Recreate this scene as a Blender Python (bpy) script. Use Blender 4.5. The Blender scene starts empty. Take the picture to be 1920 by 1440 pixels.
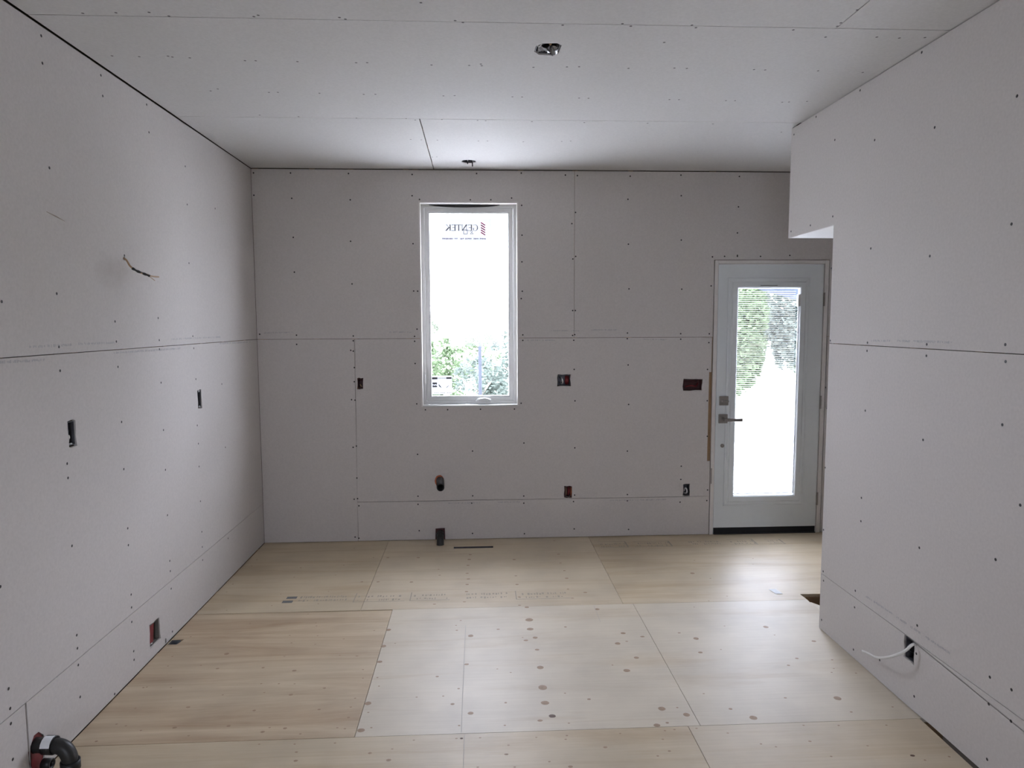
import bpy, bmesh, math, random
from mathutils import Vector, Matrix
from mathutils.geometry import tessellate_polygon

scene = bpy.context.scene
COL = scene.collection
R = random.Random(7)

# ------------------------------------------------------------------ camera
cam_d = bpy.data.cameras.new('camera')
cam = bpy.data.objects.new('camera', cam_d)
COL.objects.link(cam)
scene.camera = cam
cam_d.sensor_fit = 'HORIZONTAL'
cam_d.sensor_width = 36.0
cam_d.lens = 36.0 * 1287.98 / 1920.0
cam_d.clip_start = 0.05
cam_d.clip_end = 300
YAW, PITCH, ROLL = -0.0491, -0.0885, -0.0041
fw = Vector((-math.sin(YAW) * math.cos(PITCH), math.cos(YAW) * math.cos(PITCH), math.sin(PITCH)))
rt = Vector((math.cos(YAW), math.sin(YAW), 0))
up = rt.cross(fw)
rt2 = math.cos(ROLL) * rt + math.sin(ROLL) * up
up2 = -math.sin(ROLL) * rt + math.cos(ROLL) * up
m = Matrix((rt2, up2, -fw)).transposed().to_4x4()
m.translation = Vector((0, 0, 1.6317))
cam.matrix_world = m

# ------------------------------------------------------------------ sky: even overcast
SKY = 10.0
world = bpy.data.worlds.new('overcast_sky')
scene.world = world
world.use_nodes = True
bg = world.node_tree.nodes['Background']
bg.inputs['Color'].default_value = (0.845, 0.905, 1.06, 1)
bg.inputs['Strength'].default_value = SKY

vs = scene.view_settings
vs.view_transform = 'Standard'
vs.look = 'None'
vs.exposure = 1.5
vs.gamma = 1.0
vs.use_curve_mapping = False

# room dimensions in metres
D, XL, XR, H = 5.094, -1.607, 1.810, 2.740     # back wall, left wall, right wall, ceiling
YF, XP = -2.6, 3.2                             # wall behind the camera, far side of the passage
YE, YK, ZK = 3.463, 3.975, 2.118               # end of right wall, end and underside of bulkhead
T = 0.0127                                     # drywall thickness

def portal(name, loc, rot, sx, sy):            # daylight portal filling a window opening
    l = bpy.data.lights.new(name, 'AREA')
    l.shape = 'RECTANGLE'
    l.size, l.size_y = sx, sy
    l.cycles.is_portal = True
    o = bpy.data.objects.new(name, l)
    o.location = loc
    o.rotation_euler = rot
    COL.objects.link(o)
hp = math.pi / 2
portal('daylight_portal', (-0.06, D + 0.135, 1.763), (-hp, 0, 0), 0.70, 1.48)
portal('daylight_portal', (2.19, D + 0.135, 1.1), (-hp, 0, 0), 0.5, 1.62)
REAR = [(-0.60, 0.55, 1.15, 1.92)]                              # x0, x1, z0, z1 of the window behind the camera
for x0, x1, z0, z1 in REAR:
    portal('daylight_portal', ((x0 + x1) / 2, YF - 0.22, (z0 + z1) / 2), (hp, 0, 0), x1 - x0, z1 - z0)

# ------------------------------------------------------------------ helpers
def nodes(name):
    mt = bpy.data.materials.new(name)
    mt.use_nodes = True
    nt = mt.node_tree
    return mt, nt, nt.nodes['Principled BSDF']

def plain(name, col, rough=0.6, metal=0.0, var=0.12, scale=30.0, spec=0.4):
    mt, nt, b = nodes(name)
    tc = nt.nodes.new('ShaderNodeTexCoord')
    n = nt.nodes.new('ShaderNodeTexNoise')
    n.inputs['Scale'].default_value = scale
    n.inputs['Detail'].default_value = 3
    nt.links.new(tc.outputs['Object'], n.inputs['Vector'])
    mx = nt.nodes.new('ShaderNodeMix')
    mx.data_type = 'RGBA'
    mx.inputs[6].default_value = tuple(c * (1 - var) for c in col) + (1,)
    mx.inputs[7].default_value = tuple(min(1, c * (1 + var)) for c in col) + (1,)
    nt.links.new(n.outputs['Fac'], mx.inputs[0])
    nt.links.new(mx.outputs[2], b.inputs['Base Color'])
    b.inputs['Roughness'].default_value = rough
    b.inputs['Metallic'].default_value = metal
    b.inputs['Specular IOR Level'].default_value = spec
    return mt

def drywall_mat(name, col, stain=None):
    mt, nt, b = nodes(name)
    tc = nt.nodes.new('ShaderNodeTexCoord')
    n1 = nt.nodes.new('ShaderNodeTexNoise')
    n1.inputs['Scale'].default_value = 1.1
    n1.inputs['Detail'].default_value = 4
    n2 = nt.nodes.new('ShaderNodeTexNoise')
    n2.inputs['Scale'].default_value = 90
    n2.inputs['Detail'].default_value = 2
    nt.links.new(tc.outputs['Object'], n1.inputs['Vector'])
    nt.links.new(tc.outputs['Object'], n2.inputs['Vector'])
    mx = nt.nodes.new('ShaderNodeMix'); mx.data_type = 'RGBA'
    mx.inputs[6].default_value = (col[0] * .95, col[1] * .95, col[2] * .955, 1)
    mx.inputs[7].default_value = (col[0] * 1.04, col[1] * 1.035, col[2] * 1.03, 1)
    nt.links.new(n1.outputs['Fac'], mx.inputs[0])
    m2 = nt.nodes.new('ShaderNodeMix'); m2.data_type = 'RGBA'; m2.blend_type = 'MULTIPLY'
    m2.inputs[0].default_value = 0.16
    nt.links.new(mx.outputs[2], m2.inputs[6])
    nt.links.new(n2.outputs['Fac'], m2.inputs[7])
    last = m2.outputs[2]
    if stain:                       # one grubby smear rubbed into the paper: centre, half sizes
        mp = nt.nodes.new('ShaderNodeMapping')
        mp.inputs['Scale'].default_value = tuple(1 / s for s in stain[1])
        mp.inputs['Location'].default_value = tuple(-c / s for c, s in zip(stain[0], stain[1]))
        mp.inputs['Rotation'].default_value = (0, 0, 0)
        nt.links.new(tc.outputs['Object'], mp.inputs['Vector'])
        ln = nt.nodes.new('ShaderNodeVectorMath'); ln.operation = 'LENGTH'
        nt.links.new(mp.outputs['Vector'], ln.inputs[0])
        n3 = nt.nodes.new('ShaderNodeTexNoise'); n3.inputs['Scale'].default_value = 14
        nt.links.new(tc.outputs['Object'], n3.inputs['Vector'])
        ad = nt.nodes.new('ShaderNodeMath'); ad.operation = 'ADD'
        nt.links.new(ln.outputs['Value'], ad.inputs[0]); nt.links.new(n3.outputs['Fac'], ad.inputs[1])
        mr = nt.nodes.new('ShaderNodeMapRange')
        mr.inputs[1].default_value = 0.5; mr.inputs[2].default_value = 1.5
        mr.inputs[3].default_value = 0.42; mr.inputs[4].default_value = 0.0
        nt.links.new(ad.outputs[0], mr.inputs[0])
        m4 = nt.nodes.new('ShaderNodeMix'); m4.data_type = 'RGBA'
        nt.links.new(mr.outputs[0], m4.inputs[0])
        nt.links.new(last, m4.inputs[6])
        m4.inputs[7].default_value = (0.34, 0.30, 0.27, 1)
        last = m4.outputs[2]
    nt.links.new(last, b.inputs['Base Color'])
    bp = nt.nodes.new('ShaderNodeBump')
    bp.inputs['Strength'].default_value = 0.05
    bp.inputs['Distance'].default_value = 0.001
    nt.links.new(n2.outputs['Fac'], bp.inputs['Height'])
    nt.links.new(bp.outputs['Normal'], b.inputs['Normal'])
    b.inputs['Roughness'].default_value = 0.75
    b.inputs['Specular IOR Level'].default_value = 0.25
    return mt

def ply_mat(name, light, brown, amount, seed):
    mt, nt, b = nodes(name)
    tc = nt.nodes.new('ShaderNodeTexCoord')
    mp = nt.nodes.new('ShaderNodeMapping')
    mp.inputs['Location'].default_value = (seed * 3.1, seed * 1.7, 0)
    mp.inputs['Scale'].default_value = (0.55, 5.5, 1)
    nt.links.new(tc.outputs['Object'], mp.inputs['Vector'])
    n1 = nt.nodes.new('ShaderNodeTexNoise')
    n1.inputs['Scale'].default_value = 1.4
    n1.inputs['Detail'].default_value = 6
    n1.inputs['Roughness'].default_value = 0.62
    n1.inputs['Distortion'].default_value = 0.5
    nt.links.new(mp.outputs['Vector'], n1.inputs['Vector'])
    cr = nt.nodes.new('ShaderNodeValToRGB')
    cr.color_ramp.elements[0].position = 0.56 - 0.28 * amount
    cr.color_ramp.elements[0].color = light + (1,)
    cr.color_ramp.elements[1].position = 0.82 - 0.12 * amount
    cr.color_ramp.elements[1].color = brown + (1,)
    nt.links.new(n1.outputs['Fac'], cr.inputs['Fac'])
    mp2 = nt.nodes.new('ShaderNodeMapping')
    mp2.inputs['Location'].default_value = (seed, 0, 0)
    mp2.inputs['Scale'].default_value = (3.0, 90.0, 1)
    nt.links.new(tc.outputs['Object'], mp2.inputs['Vector'])
    n2 = nt.nodes.new('ShaderNodeTexNoise')
    n2.inputs['Scale'].default_value = 1.0
    n2.inputs['Detail'].default_value = 4
    nt.links.new(mp2.outputs['Vector'], n2.inputs['Vector'])
    m2 = nt.nodes.new('ShaderNodeMix'); m2.data_type = 'RGBA'; m2.blend_type = 'MULTIPLY'
    m2.inputs[0].default_value = 0.17
    nt.links.new(cr.outputs['Color'], m2.inputs[6])
    cr2 = nt.nodes.new('ShaderNodeValToRGB')
    cr2.color_ramp.elements[0].position = 0.3
    cr2.color_ramp.elements[0].color = (.62, .58, .52, 1)
    cr2.color_ramp.elements[1].position = 0.7
    cr2.color_ramp.elements[1].color = (1, 1, 1, 1)
    nt.links.new(n2.outputs['Fac'], cr2.inputs['Fac'])
    nt.links.new(cr2.outputs['Color'], m2.inputs[7])
    # dirty scuffs
    n3 = nt.nodes.new('ShaderNodeTexNoise')
    n3.inputs['Scale'].default_value = 3.2
    n3.inputs['Detail'].default_value = 8
    nt.links.new(tc.outputs['Object'], n3.inputs['Vector'])
    cr3 = nt.nodes.new('ShaderNodeValToRGB')
    cr3.color_ramp.elements[0].position = 0.25
    cr3.color_ramp.elements[0].color = (.84, .84, .85, 1)
    cr3.color_ramp.elements[1].position = 0.6
    cr3.color_ramp.elements[1].color = (1, 1, 1, 1)
    nt.links.new(n3.outputs['Fac'], cr3.inputs['Fac'])
    m3 = nt.nodes.new('ShaderNodeMix'); m3.data_type = 'RGBA'; m3.blend_type = 'MULTIPLY'
    m3.inputs[0].default_value = 1.0
    nt.links.new(m2.outputs[2], m3.inputs[6])
    nt.links.new(cr3.outputs['Color'], m3.inputs[7])
    nt.links.new(m3.outputs[2], b.inputs['Base Color'])
    b.inputs['Roughness'].default_value = 0.48
    b.inputs['Specular IOR Level'].default_value = 0.4
    return mt

def glass_mat(name, tint=(0.98, 0.98, 0.985)):
    mt = bpy.data.materials.new(name)
    mt.use_nodes = True
    nt = mt.node_tree
    nt.nodes.clear()
    out = nt.nodes.new('ShaderNodeOutputMaterial')
    tr = nt.nodes.new('ShaderNodeBsdfTransparent')
    tr.inputs['Color'].default_value = tint + (1,)
    gl = nt.nodes.new('ShaderNodeBsdfGlossy')
    gl.inputs['Roughness'].default_value = 0.02
    fr = nt.nodes.new('ShaderNodeFresnel')
    fr.inputs['IOR'].default_value = 1.45
    mx = nt.nodes.new('ShaderNodeMixShader')
    # reflect on the face where light enters the sheet only, as thin flat glass does
    geo = nt.nodes.new('ShaderNodeNewGeometry')
    inv = nt.nodes.new('ShaderNodeMath'); inv.operation = 'SUBTRACT'; inv.inputs[0].default_value = 1.0
    nt.links.new(geo.outputs['Backfacing'], inv.inputs[1])
    mul = nt.nodes.new('ShaderNodeMath'); mul.operation = 'MULTIPLY'
    nt.links.new(fr.outputs[0], mul.inputs[0])
    nt.links.new(inv.outputs[0], mul.inputs[1])
    nt.links.new(mul.outputs[0], mx.inputs[0])
    nt.links.new(tr.outputs[0], mx.inputs[1])
    nt.links.new(gl.outputs[0], mx.inputs[2])
    nt.links.new(mx.outputs[0], out.inputs['Surface'])
    return mt

def leaf_mat(name, col, through=0.45):
    mt = bpy.data.materials.new(name)
    mt.use_nodes = True
    nt = mt.node_tree
    nt.nodes.clear()
    out = nt.nodes.new('ShaderNodeOutputMaterial')
    df = nt.nodes.new('ShaderNodeBsdfDiffuse')
    tl = nt.nodes.new('ShaderNodeBsdfTranslucent')
    geo = nt.nodes.new('ShaderNodeNewGeometry')
    hs = nt.nodes.new('ShaderNodeHueSaturation')
    hs.inputs['Color'].default_value = col + (1,)
    ma = nt.nodes.new('ShaderNodeMapRange')
    ma.inputs[3].default_value = 0.6
    ma.inputs[4].default_value = 1.5
    nt.links.new(geo.outputs['Random Per Island'], ma.inputs[0])
    nt.links.new(ma.outputs[0], hs.inputs['Value'])
    nt.links.new(hs.outputs[0], df.inputs['Color'])
    nt.links.new(hs.outputs[0], tl.inputs['Color'])
    mx = nt.nodes.new('ShaderNodeMixShader')
    mx.inputs[0].default_value = through
    nt.links.new(df.outputs[0], mx.inputs[1])
    nt.links.new(tl.outputs[0], mx.inputs[2])
    nt.links.new(mx.outputs[0], out.inputs['Surface'])
    return mt


WOOD = plain('framing_lumber', (0.30, 0.19, 0.10), 0.7, var=.3, scale=12)
MAT = dict(
    wall=drywall_mat('drywall_paper', (0.61, 0.577, 0.55)),
    stained=drywall_mat('smeared_drywall_paper', (0.61, 0.577, 0.55), ((XL, 3.13, 1.865), (0.2, 0.15, 0.085))),
    ceil=drywall_mat('ceiling_board_paper', (0.67, 0.66, 0.645)),
    wood=WOOD,
    cavity=plain('dark_sheathing', (0.10, 0.075, 0.055), 0.9),
    screw=plain('black_screw', (0.025, 0.022, 0.022), 0.5),
    ceil_screw=plain('ceiling_screw', (0.10, 0.09, 0.09), 0.5),
    print=plain('grey_board_print', (0.40, 0.39, 0.395), 0.8, var=.1),
    stamp=plain('faded_ink_stamp', (0.38, 0.33, 0.265), 0.8, var=.25),
    stampdark=plain('blue_grey_ink_stamp', (0.16, 0.16, 0.16), 0.8, var=.25),
    knot=plain('plywood_knot', (0.36, 0.25, 0.165), 0.6, var=.3, scale=60),
    knotdark=plain('dark_plywood_knot', (0.12, 0.07, 0.045), 0.6, var=.3, scale=60),
    vinyl=plain('white_vinyl', (0.58, 0.58, 0.565), 0.4, var=.03),
    jamb=plain('primed_jamb', (0.66, 0.63, 0.60), 0.55, var=.06),
    door=plain('pale_green_grey_primer', (0.665, 0.695, 0.70), 0.5, var=.03),
    black=plain('black_rubber', (0.012, 0.012, 0.014), 0.55),
    abs=plain('black_abs_plastic', (0.022, 0.022, 0.022), 0.42, var=.3, scale=8),
    nickel=plain('satin_nickel', (0.30, 0.275, 0.25), 0.42, 0.85, var=.05),
    steel=plain('galvanised_steel', (0.42, 0.43, 0.45), 0.35, 0.9, var=.3, scale=25),
    dkmetal=plain('dull_box_metal', (0.10, 0.10, 0.11), 0.5, 0.5, var=.4, scale=40),
    chalk=plain('chalk_line', (0.47, 0.44, 0.40), 0.9, var=.1),
    red=plain('red_vapour_box', (0.17, 0.02, 0.022), 0.5, var=.3, scale=25),
    maroon=plain('maroon_vapour_box', (0.075, 0.022, 0.022), 0.5, var=.3, scale=25),
    orange=plain('orange_sealant', (0.42, 0.10, 0.035), 0.6, var=.3, scale=60),
    boxgrey=plain('grey_box_side', (0.16, 0.15, 0.13), 0.6, var=.35, scale=30),
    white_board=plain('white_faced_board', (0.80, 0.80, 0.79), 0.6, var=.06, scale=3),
    cable=plain('white_cable_jacket', (0.72, 0.72, 0.70), 0.45, var=.05),
    copper=plain('tan_wire', (0.40, 0.27, 0.16), 0.5, var=.1),
    paper=plain('white_paper', (0.80, 0.82, 0.84), 0.6, var=.05),
    raw=plain('raw_gypsum_edge', (0.78, 0.76, 0.73), 0.9, var=.1, scale=80),
    scuff=plain('brown_scuff', (0.42, 0.36, 0.31), 0.8, var=.1),
    glass=glass_mat('window_glass'),
    sticker=leaf_mat('backlit_paper_label', (0.72, 0.73, 0.74), 0.26),
    ink=plain('dark_grey_print', (0.05, 0.05, 0.055), 0.7),
    greyink=plain('grey_print', (0.22, 0.23, 0.24), 0.7),
    mauveink=plain('mauve_print', (0.30, 0.26, 0.36), 0.7),
    redink=plain('crimson_print', (0.42, 0.05, 0.16), 0.7),
    slat=plain('white_blind_slat', (0.80, 0.81, 0.82), 0.5, var=.02),
    concrete=plain('pale_concrete', (0.72, 0.71, 0.69), 0.9, var=.08, scale=2),
    bark=plain('grey_bark', (0.22, 0.19, 0.16), 0.9, var=.3, scale=8),
    post=plain('grey_painted_post', (0.035, 0.038, 0.046), 0.9, spec=0.05),
    siding=plain('blue_grey_fascia', (0.030, 0.037, 0.050), 0.9, spec=0.05),
)
PLY = [ply_mat('plywood_pale', (0.65, 0.575, 0.455), (0.54, 0.43, 0.29), 0.12, 1.3),
       ply_mat('plywood_tan', (0.63, 0.52, 0.365), (0.40, 0.275, 0.165), 0.7, 2.2),
       ply_mat('plywood_honey', (0.60, 0.50, 0.35), (0.47, 0.345, 0.205), 0.35, 3.7),
       ply_mat('plywood_golden', (0.615, 0.52, 0.38), (0.52, 0.405, 0.26), 0.25, 5.1)]

def link(name, me, mat, parent=None):
    if mat is not None and not me.materials:
        me.materials.append(mat)
    o = bpy.data.objects.new(name, me)
    COL.objects.link(o)
    if parent is not None:
        o.parent = parent
        o.matrix_parent_inverse = parent.matrix_world.inverted()
    return o

def from_bm(name, bm, mat, parent=None, smooth=False):
    bmesh.ops.recalc_face_normals(bm, faces=bm.faces[:])
    me = bpy.data.meshes.new(name)
    bm.to_mesh(me)
    bm.free()
    if smooth:
        for p in me.polygons:
            p.use_smooth = True
    return link(name, me, mat, parent)

def thing(name, label, cat, loc, group=None):
    o = bpy.data.objects.new(name, None)
    o.empty_display_size = 0.05
    o.location = loc
    COL.objects.link(o)
    o.matrix_world = Matrix.Translation(loc)
    tag(o, label, cat, group)
    return o

def tag(o, label, cat, group=None):
    o['label'] = label
    o['category'] = cat
    if group:
        o['group'] = group
    return o

def struct(o, label=None, cat=None):
    o['kind'] = 'structure'
    if label:
        o['label'] = label
    if cat:
        o['category'] = cat
    return o

def bx(bm, x0, x1, y0, y1, z0, z1, bevel=0.0):
    r = bmesh.ops.create_cube(bm, size=1.0)
    for v in r['verts']:
        v.co = Vector(((x0 + x1) / 2 + v.co.x * (x1 - x0), (y0 + y1) / 2 + v.co.y * (y1 - y0), (z0 + z1) / 2 + v.co.z * (z1 - z0)))
    if bevel:
        es = list({e for v in r['verts'] for e in v.link_edges})
        bmesh.ops.bevel(bm, geom=es, offset=bevel, segments=2, affect='EDGES', profile=0.5)

def box(name, mat, parent, *a, bevel=0.0):
    bm = bmesh.new()
    bx(bm, *a, bevel=bevel)
    return from_bm(name, bm, mat, parent)

# plane maps: (u, v, depth behind the face) -> world
PL = dict(
    back=lambda u, v, t: Vector((u, D + t, v)),
    left=lambda u, v, t: Vector((XL - t, u, v)),
    right=lambda u, v, t: Vector((XR + t, u, v)),
    ceiling=lambda u, v, t: Vector((u, v, H + t)),
    floor=lambda u, v, t: Vector((u, v, -t)),
    front=lambda u, v, t: Vector((u, YF - t, v)),
    side=lambda u, v, t: Vector((XP + t, u, v)),
)

def rect(u0, u1, v0, v1):
    return [(u0, v0), (u1, v0), (u1, v1), (u0, v1)]

def circ(u, v, r, n=14, rv=None, jit=0.0):
    rv = rv or r
    return [(u + r * math.cos(2 * math.pi * i / n) * (1 + R.uniform(-jit, jit)), v + rv * math.sin(2 * math.pi * i / n) * (1 + R.uniform(-jit, jit))) for i in range(n)]

def slab_bm(bm, plane, outline, holes=(), t0=0.0, t1=T):
    f = PL[plane] if isinstance(plane, str) else plane
    loops = [list(outline)] + [list(h) for h in holes]
    flat = [p for l in loops for p in l]
    tris = tessellate_polygon([[Vector((p[0], p[1], 0)) for p in l] for l in loops])
    fr = [bm.verts.new(f(p[0], p[1], t0)) for p in flat]
    bk = [bm.verts.new(f(p[0], p[1], t1)) for p in flat]
    for a, b, c in tris:
        for vs_ in ((fr[a], fr[b], fr[c]), (bk[c], bk[b], bk[a])):
            try:
                bm.faces.new(vs_)
            except ValueError:
                pass
    k = 0
    for l in loops:
        n = len(l)
        for i in range(n):
            j = (i + 1) % n
            try:
                bm.faces.new((fr[k + i], fr[k + j], bk[k + j], bk[k + i]))
            except ValueError:
                pass
        k += n

def slab(name, mat, parent, plane, outline, holes=(), t0=0.0, t1=T):
    bm = bmesh.new()
    slab_bm(bm, plane, outline, holes, t0, t1)
    return from_bm(name, bm, mat, parent)

def smooth_path(pts, n=8):
    pts = [Vector(p) for p in pts]
    if len(pts) < 3:
        return pts
    P = [pts[0] * 2 - pts[1]] + pts + [pts[-1] * 2 - pts[-2]]
    out = []
    for i in range(1, len(P) - 2):
        a, b, c, d = P[i - 1], P[i], P[i + 1], P[i + 2]
        for k in range(n):
            t = k / n
            out.append(0.5 * ((2 * b) + (c - a) * t + (2 * a - 5 * b + 4 * c - d) * t * t + (-a + 3 * b - 3 * c + d) * t ** 3))
    out.append(pts[-1])
    return out

def tube_bm(bm, pts, r, seg=10, cap=True, flat=1.0):
    """tube along pts; r may be a number or a list; flat squashes one axis (cable jacket)"""
    pts = [Vector(p) for p in pts]
    n = len(pts)
    rr = r if isinstance(r, (list, tuple)) else [r] * n
    tan = [(pts[min(i + 1, n - 1)] - pts[max(i - 1, 0)]).normalized() for i in range(n)]
    a = tan[0].orthogonal().normalized()
    rings = []
    for i in range(n):
        a = (a - tan[i] * a.dot(tan[i])).normalized()
        b = tan[i].cross(a)
        rings.append([bm.verts.new(pts[i] + (a * math.cos(2 * math.pi * k / seg) + b * math.sin(2 * math.pi * k / seg) * flat) * rr[i]) for k in range(seg)])
    for i in range(n - 1):
        for k in range(seg):
            bm.faces.new((rings[i][k], rings[i][(k + 1) % seg], rings[i + 1][(k + 1) % seg], rings[i + 1][k]))
    if cap:
        bm.faces.new(rings[0][::-1])
        bm.faces.new(rings[-1])

def tube(name, mat, parent, pts, r, seg=10, cap=True, flat=1.0, smooth=True):
    bm = bmesh.new()
    tube_bm(bm, pts, r, seg, cap, flat)
    return from_bm(name, bm, mat, parent, smooth)

def pipe(name, mat, parent, pts, ro, ri, seg=20):
    """hollow pipe, open at both ends"""
    bm = bmesh.new()
    pts = [Vector(p) for p in pts]
    n = len(pts)
    tan = [(pts[min(i + 1, n - 1)] - pts[max(i - 1, 0)]).normalized() for i in range(n)]
    a = tan[0].orthogonal().normalized()
    ro = ro if isinstance(ro, (list, tuple)) else [ro] * n
    O, I = [], []
    for i in range(n):
        a = (a - tan[i] * a.dot(tan[i])).normalized()
        b = tan[i].cross(a)
        ds = [a * math.cos(2 * math.pi * k / seg) + b * math.sin(2 * math.pi * k / seg) for k in range(seg)]
        O.append([bm.verts.new(pts[i] + d * ro[i]) for d in ds])
        I.append([bm.verts.new(pts[i] + d * ri) for d in ds])
    for i in range(n - 1):
        for k in range(seg):
            j = (k + 1) % seg
            bm.faces.new((O[i][k], O[i][j], O[i + 1][j], O[i + 1][k]))
            bm.faces.new((I[i][j], I[i][k], I[i + 1][k], I[i + 1][j]))
    for e in (0, n - 1):
        for k in range(seg):
            j = (k + 1) % seg
            bm.faces.new((O[e][k], O[e][j], I[e][j], I[e][k]))
    return from_bm(name, bm, mat, parent, True)

# drywall screw positions, metres on each surface
SCREWS_CEILING = [(-1.400,2.633), (-1.280,2.624), (-1.161,2.616), (-1.104,2.644), (-0.800,2.636), (-0.781,2.624), (-0.493,2.631), (-1.503,3.030), (-1.395,3.034), (-1.274,3.024), (-1.260,3.033), (-1.192,3.040), (-0.973,3.062), (-0.928,3.061), (-0.755,3.064), (-1.263,3.452), (-1.219,3.423), (-0.993,3.463), (-0.950,3.461), (-0.754,3.467), (-1.151,3.831), (-0.952,3.852), (-0.188,2.503), (-0.474,2.644), (-0.074,2.640), (-0.046,2.655), (0.326,2.663), (0.547,2.642), (0.583,2.662), (-0.509,3.067), (-0.462,3.065), (-0.190,3.081), (-0.028,3.079), (0.022,3.062), (0.026,3.081), (0.251,3.091), (0.396,3.081), (0.449,3.077), (0.668,3.087), (0.868,3.076), (0.749,2.805), (-0.544,3.475), (-0.487,3.472), (-0.159,3.484), (-0.104,3.479), (0.179,3.485), (0.227,3.486), (0.510,3.492), (0.557,3.493), (0.965,3.499), (1.013,3.498), (-0.647,3.867), (-0.380,3.867), (-0.187,3.877), (0.008,3.887), (0.052,3.892), (0.308,3.900), (0.600,3.906), (0.956,3.907), (-0.333,3.892), (-0.396,4.292), (-0.333,4.298), (-0.236,4.303), (0.013,4.315), (0.068,4.313), (0.288,4.323), (0.523,4.306), (0.577,4.296), (-0.295,4.731), (-0.265,4.725), (0.810,2.644), (0.832,2.665), (1.210,2.670), (1.362,2.496), (1.359,2.602), (1.361,2.631), (1.367,2.730), (1.568,2.722), (1.662,2.727), (1.760,2.719), (0.924,3.078), (1.225,3.081), (1.276,3.083), (1.516,3.085), (1.726,3.097), (1.254,3.505), (1.300,3.504), (1.548,3.517), (1.581,3.513), (1.669,3.501), (1.327,3.908), (1.786,4.058)]
SCREWS_LEFT = [(2.732,2.699), (2.729,2.600), (3.137,2.698), (3.143,2.614), (3.547,2.702), (3.557,2.573), (2.732,2.221), (3.969,2.501), (3.973,2.295), (4.385,2.340), (3.255,1.946), (2.729,1.751), (3.142,1.646), (3.557,1.664), (3.144,1.557), (2.722,1.548), (3.557,1.553), (3.554,1.507), (2.720,1.456), (3.146,1.444), (3.554,1.338), (3.974,1.497), (3.969,1.565), (3.984,1.321), (3.151,1.195), (3.555,1.095), (3.975,1.056), (3.979,0.950), (2.728,1.092), (2.728,1.035), (3.148,0.980), (3.555,0.889), (3.974,0.818), (3.972,0.615), (4.376,1.258), (2.420,1.711), (3.961,1.972), (4.392,0.853), (3.552,0.652), (3.154,0.704), (2.726,0.763), (3.151,0.626), (3.971,0.435), (3.968,0.346), (4.373,0.268), (3.553,0.410), (3.965,0.269), (3.553,0.355), (3.553,0.261), (3.152,0.392), (3.149,0.332), (3.144,0.265), (2.317,0.758), (2.721,0.400), (2.720,0.346), (2.719,0.277), (2.321,0.398), (2.322,0.327), (2.320,0.274), (2.317,0.147), (2.718,0.144), (3.147,0.123), (3.146,0.082), (3.543,0.034), (2.968,0.016)]
SCREWS_BACK = [(-1.588,2.705), (-1.328,2.706), (-1.591,2.549), (-1.325,2.529), (-1.323,2.253), (-0.918,2.705), (-0.464,2.701), (0.000,2.711), (0.324,2.716), (0.646,2.704), (0.734,2.701), (1.123,2.699), (1.499,2.709), (-0.910,2.520), (-0.467,2.551), (-0.047,2.524), (0.102,2.525), (0.253,2.538), (0.326,2.486), (1.108,2.533), (1.504,2.561), (-0.414,2.525), (0.722,2.437), (0.695,2.356), (-0.915,2.226), (-0.466,2.209), (0.328,2.272), (1.115,2.208), (1.510,2.239), (1.936,2.702), (1.935,2.482), (1.932,2.292), (1.936,2.127), (2.335,2.127), (-1.586,1.558), (-1.323,2.005), (-1.322,1.550), (-1.323,1.483), (-0.912,1.920), (-0.467,1.868), (-0.438,1.867), (0.327,2.079), (0.703,2.100), (0.724,2.119), (0.329,1.865), (0.321,1.811), (1.123,1.881), (1.520,1.878), (0.703,1.722), (0.723,1.722), (-0.912,1.542), (-0.913,1.507), (-0.466,1.537), (-0.466,1.501), (-0.447,1.590), (0.332,1.544), (0.332,1.503), (0.703,1.538), (0.719,1.544), (0.712,1.502), (1.115,1.554), (1.114,1.512), (1.518,1.547), (1.519,1.506), (-0.933,1.437), (-0.915,1.431), (-0.465,1.337), (-0.910,1.310), (-0.913,1.206), (-0.936,1.073), (-0.911,1.069), (-0.458,1.037), (-0.395,0.992), (-0.230,0.991), (0.014,0.992), (0.268,0.991), (0.318,1.034), (0.716,1.285), (1.123,1.315), (0.723,1.048), (1.130,1.017), (-0.933,0.717), (-0.909,0.726), (-0.458,0.658), (-0.048,0.677), (0.338,0.733), (0.723,0.691), (1.124,0.661), (-0.911,0.485), (-0.460,0.339), (-0.050,0.335), (0.336,0.327), (-0.935,0.324), (-0.910,0.328), (-0.901,0.273), (-0.461,0.277), (-0.058,0.279), (0.336,0.272), (0.715,0.278), (0.723,0.328), (1.128,0.325), (1.128,0.277), (1.536,0.259), (1.540,0.539), (1.539,0.436), (1.747,2.116), (1.839,2.120), (1.936,2.120), (2.112,2.120), (1.742,1.902), (1.736,1.545), (1.734,1.479), (1.728,1.277), (1.731,1.039), (1.737,0.767), (1.748,0.351), (1.744,0.268), (-0.455,0.074), (-0.054,0.045), (0.340,0.035), (0.721,0.065), (1.140,0.053), (-0.935,0.034), (-0.907,0.025)]
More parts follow.
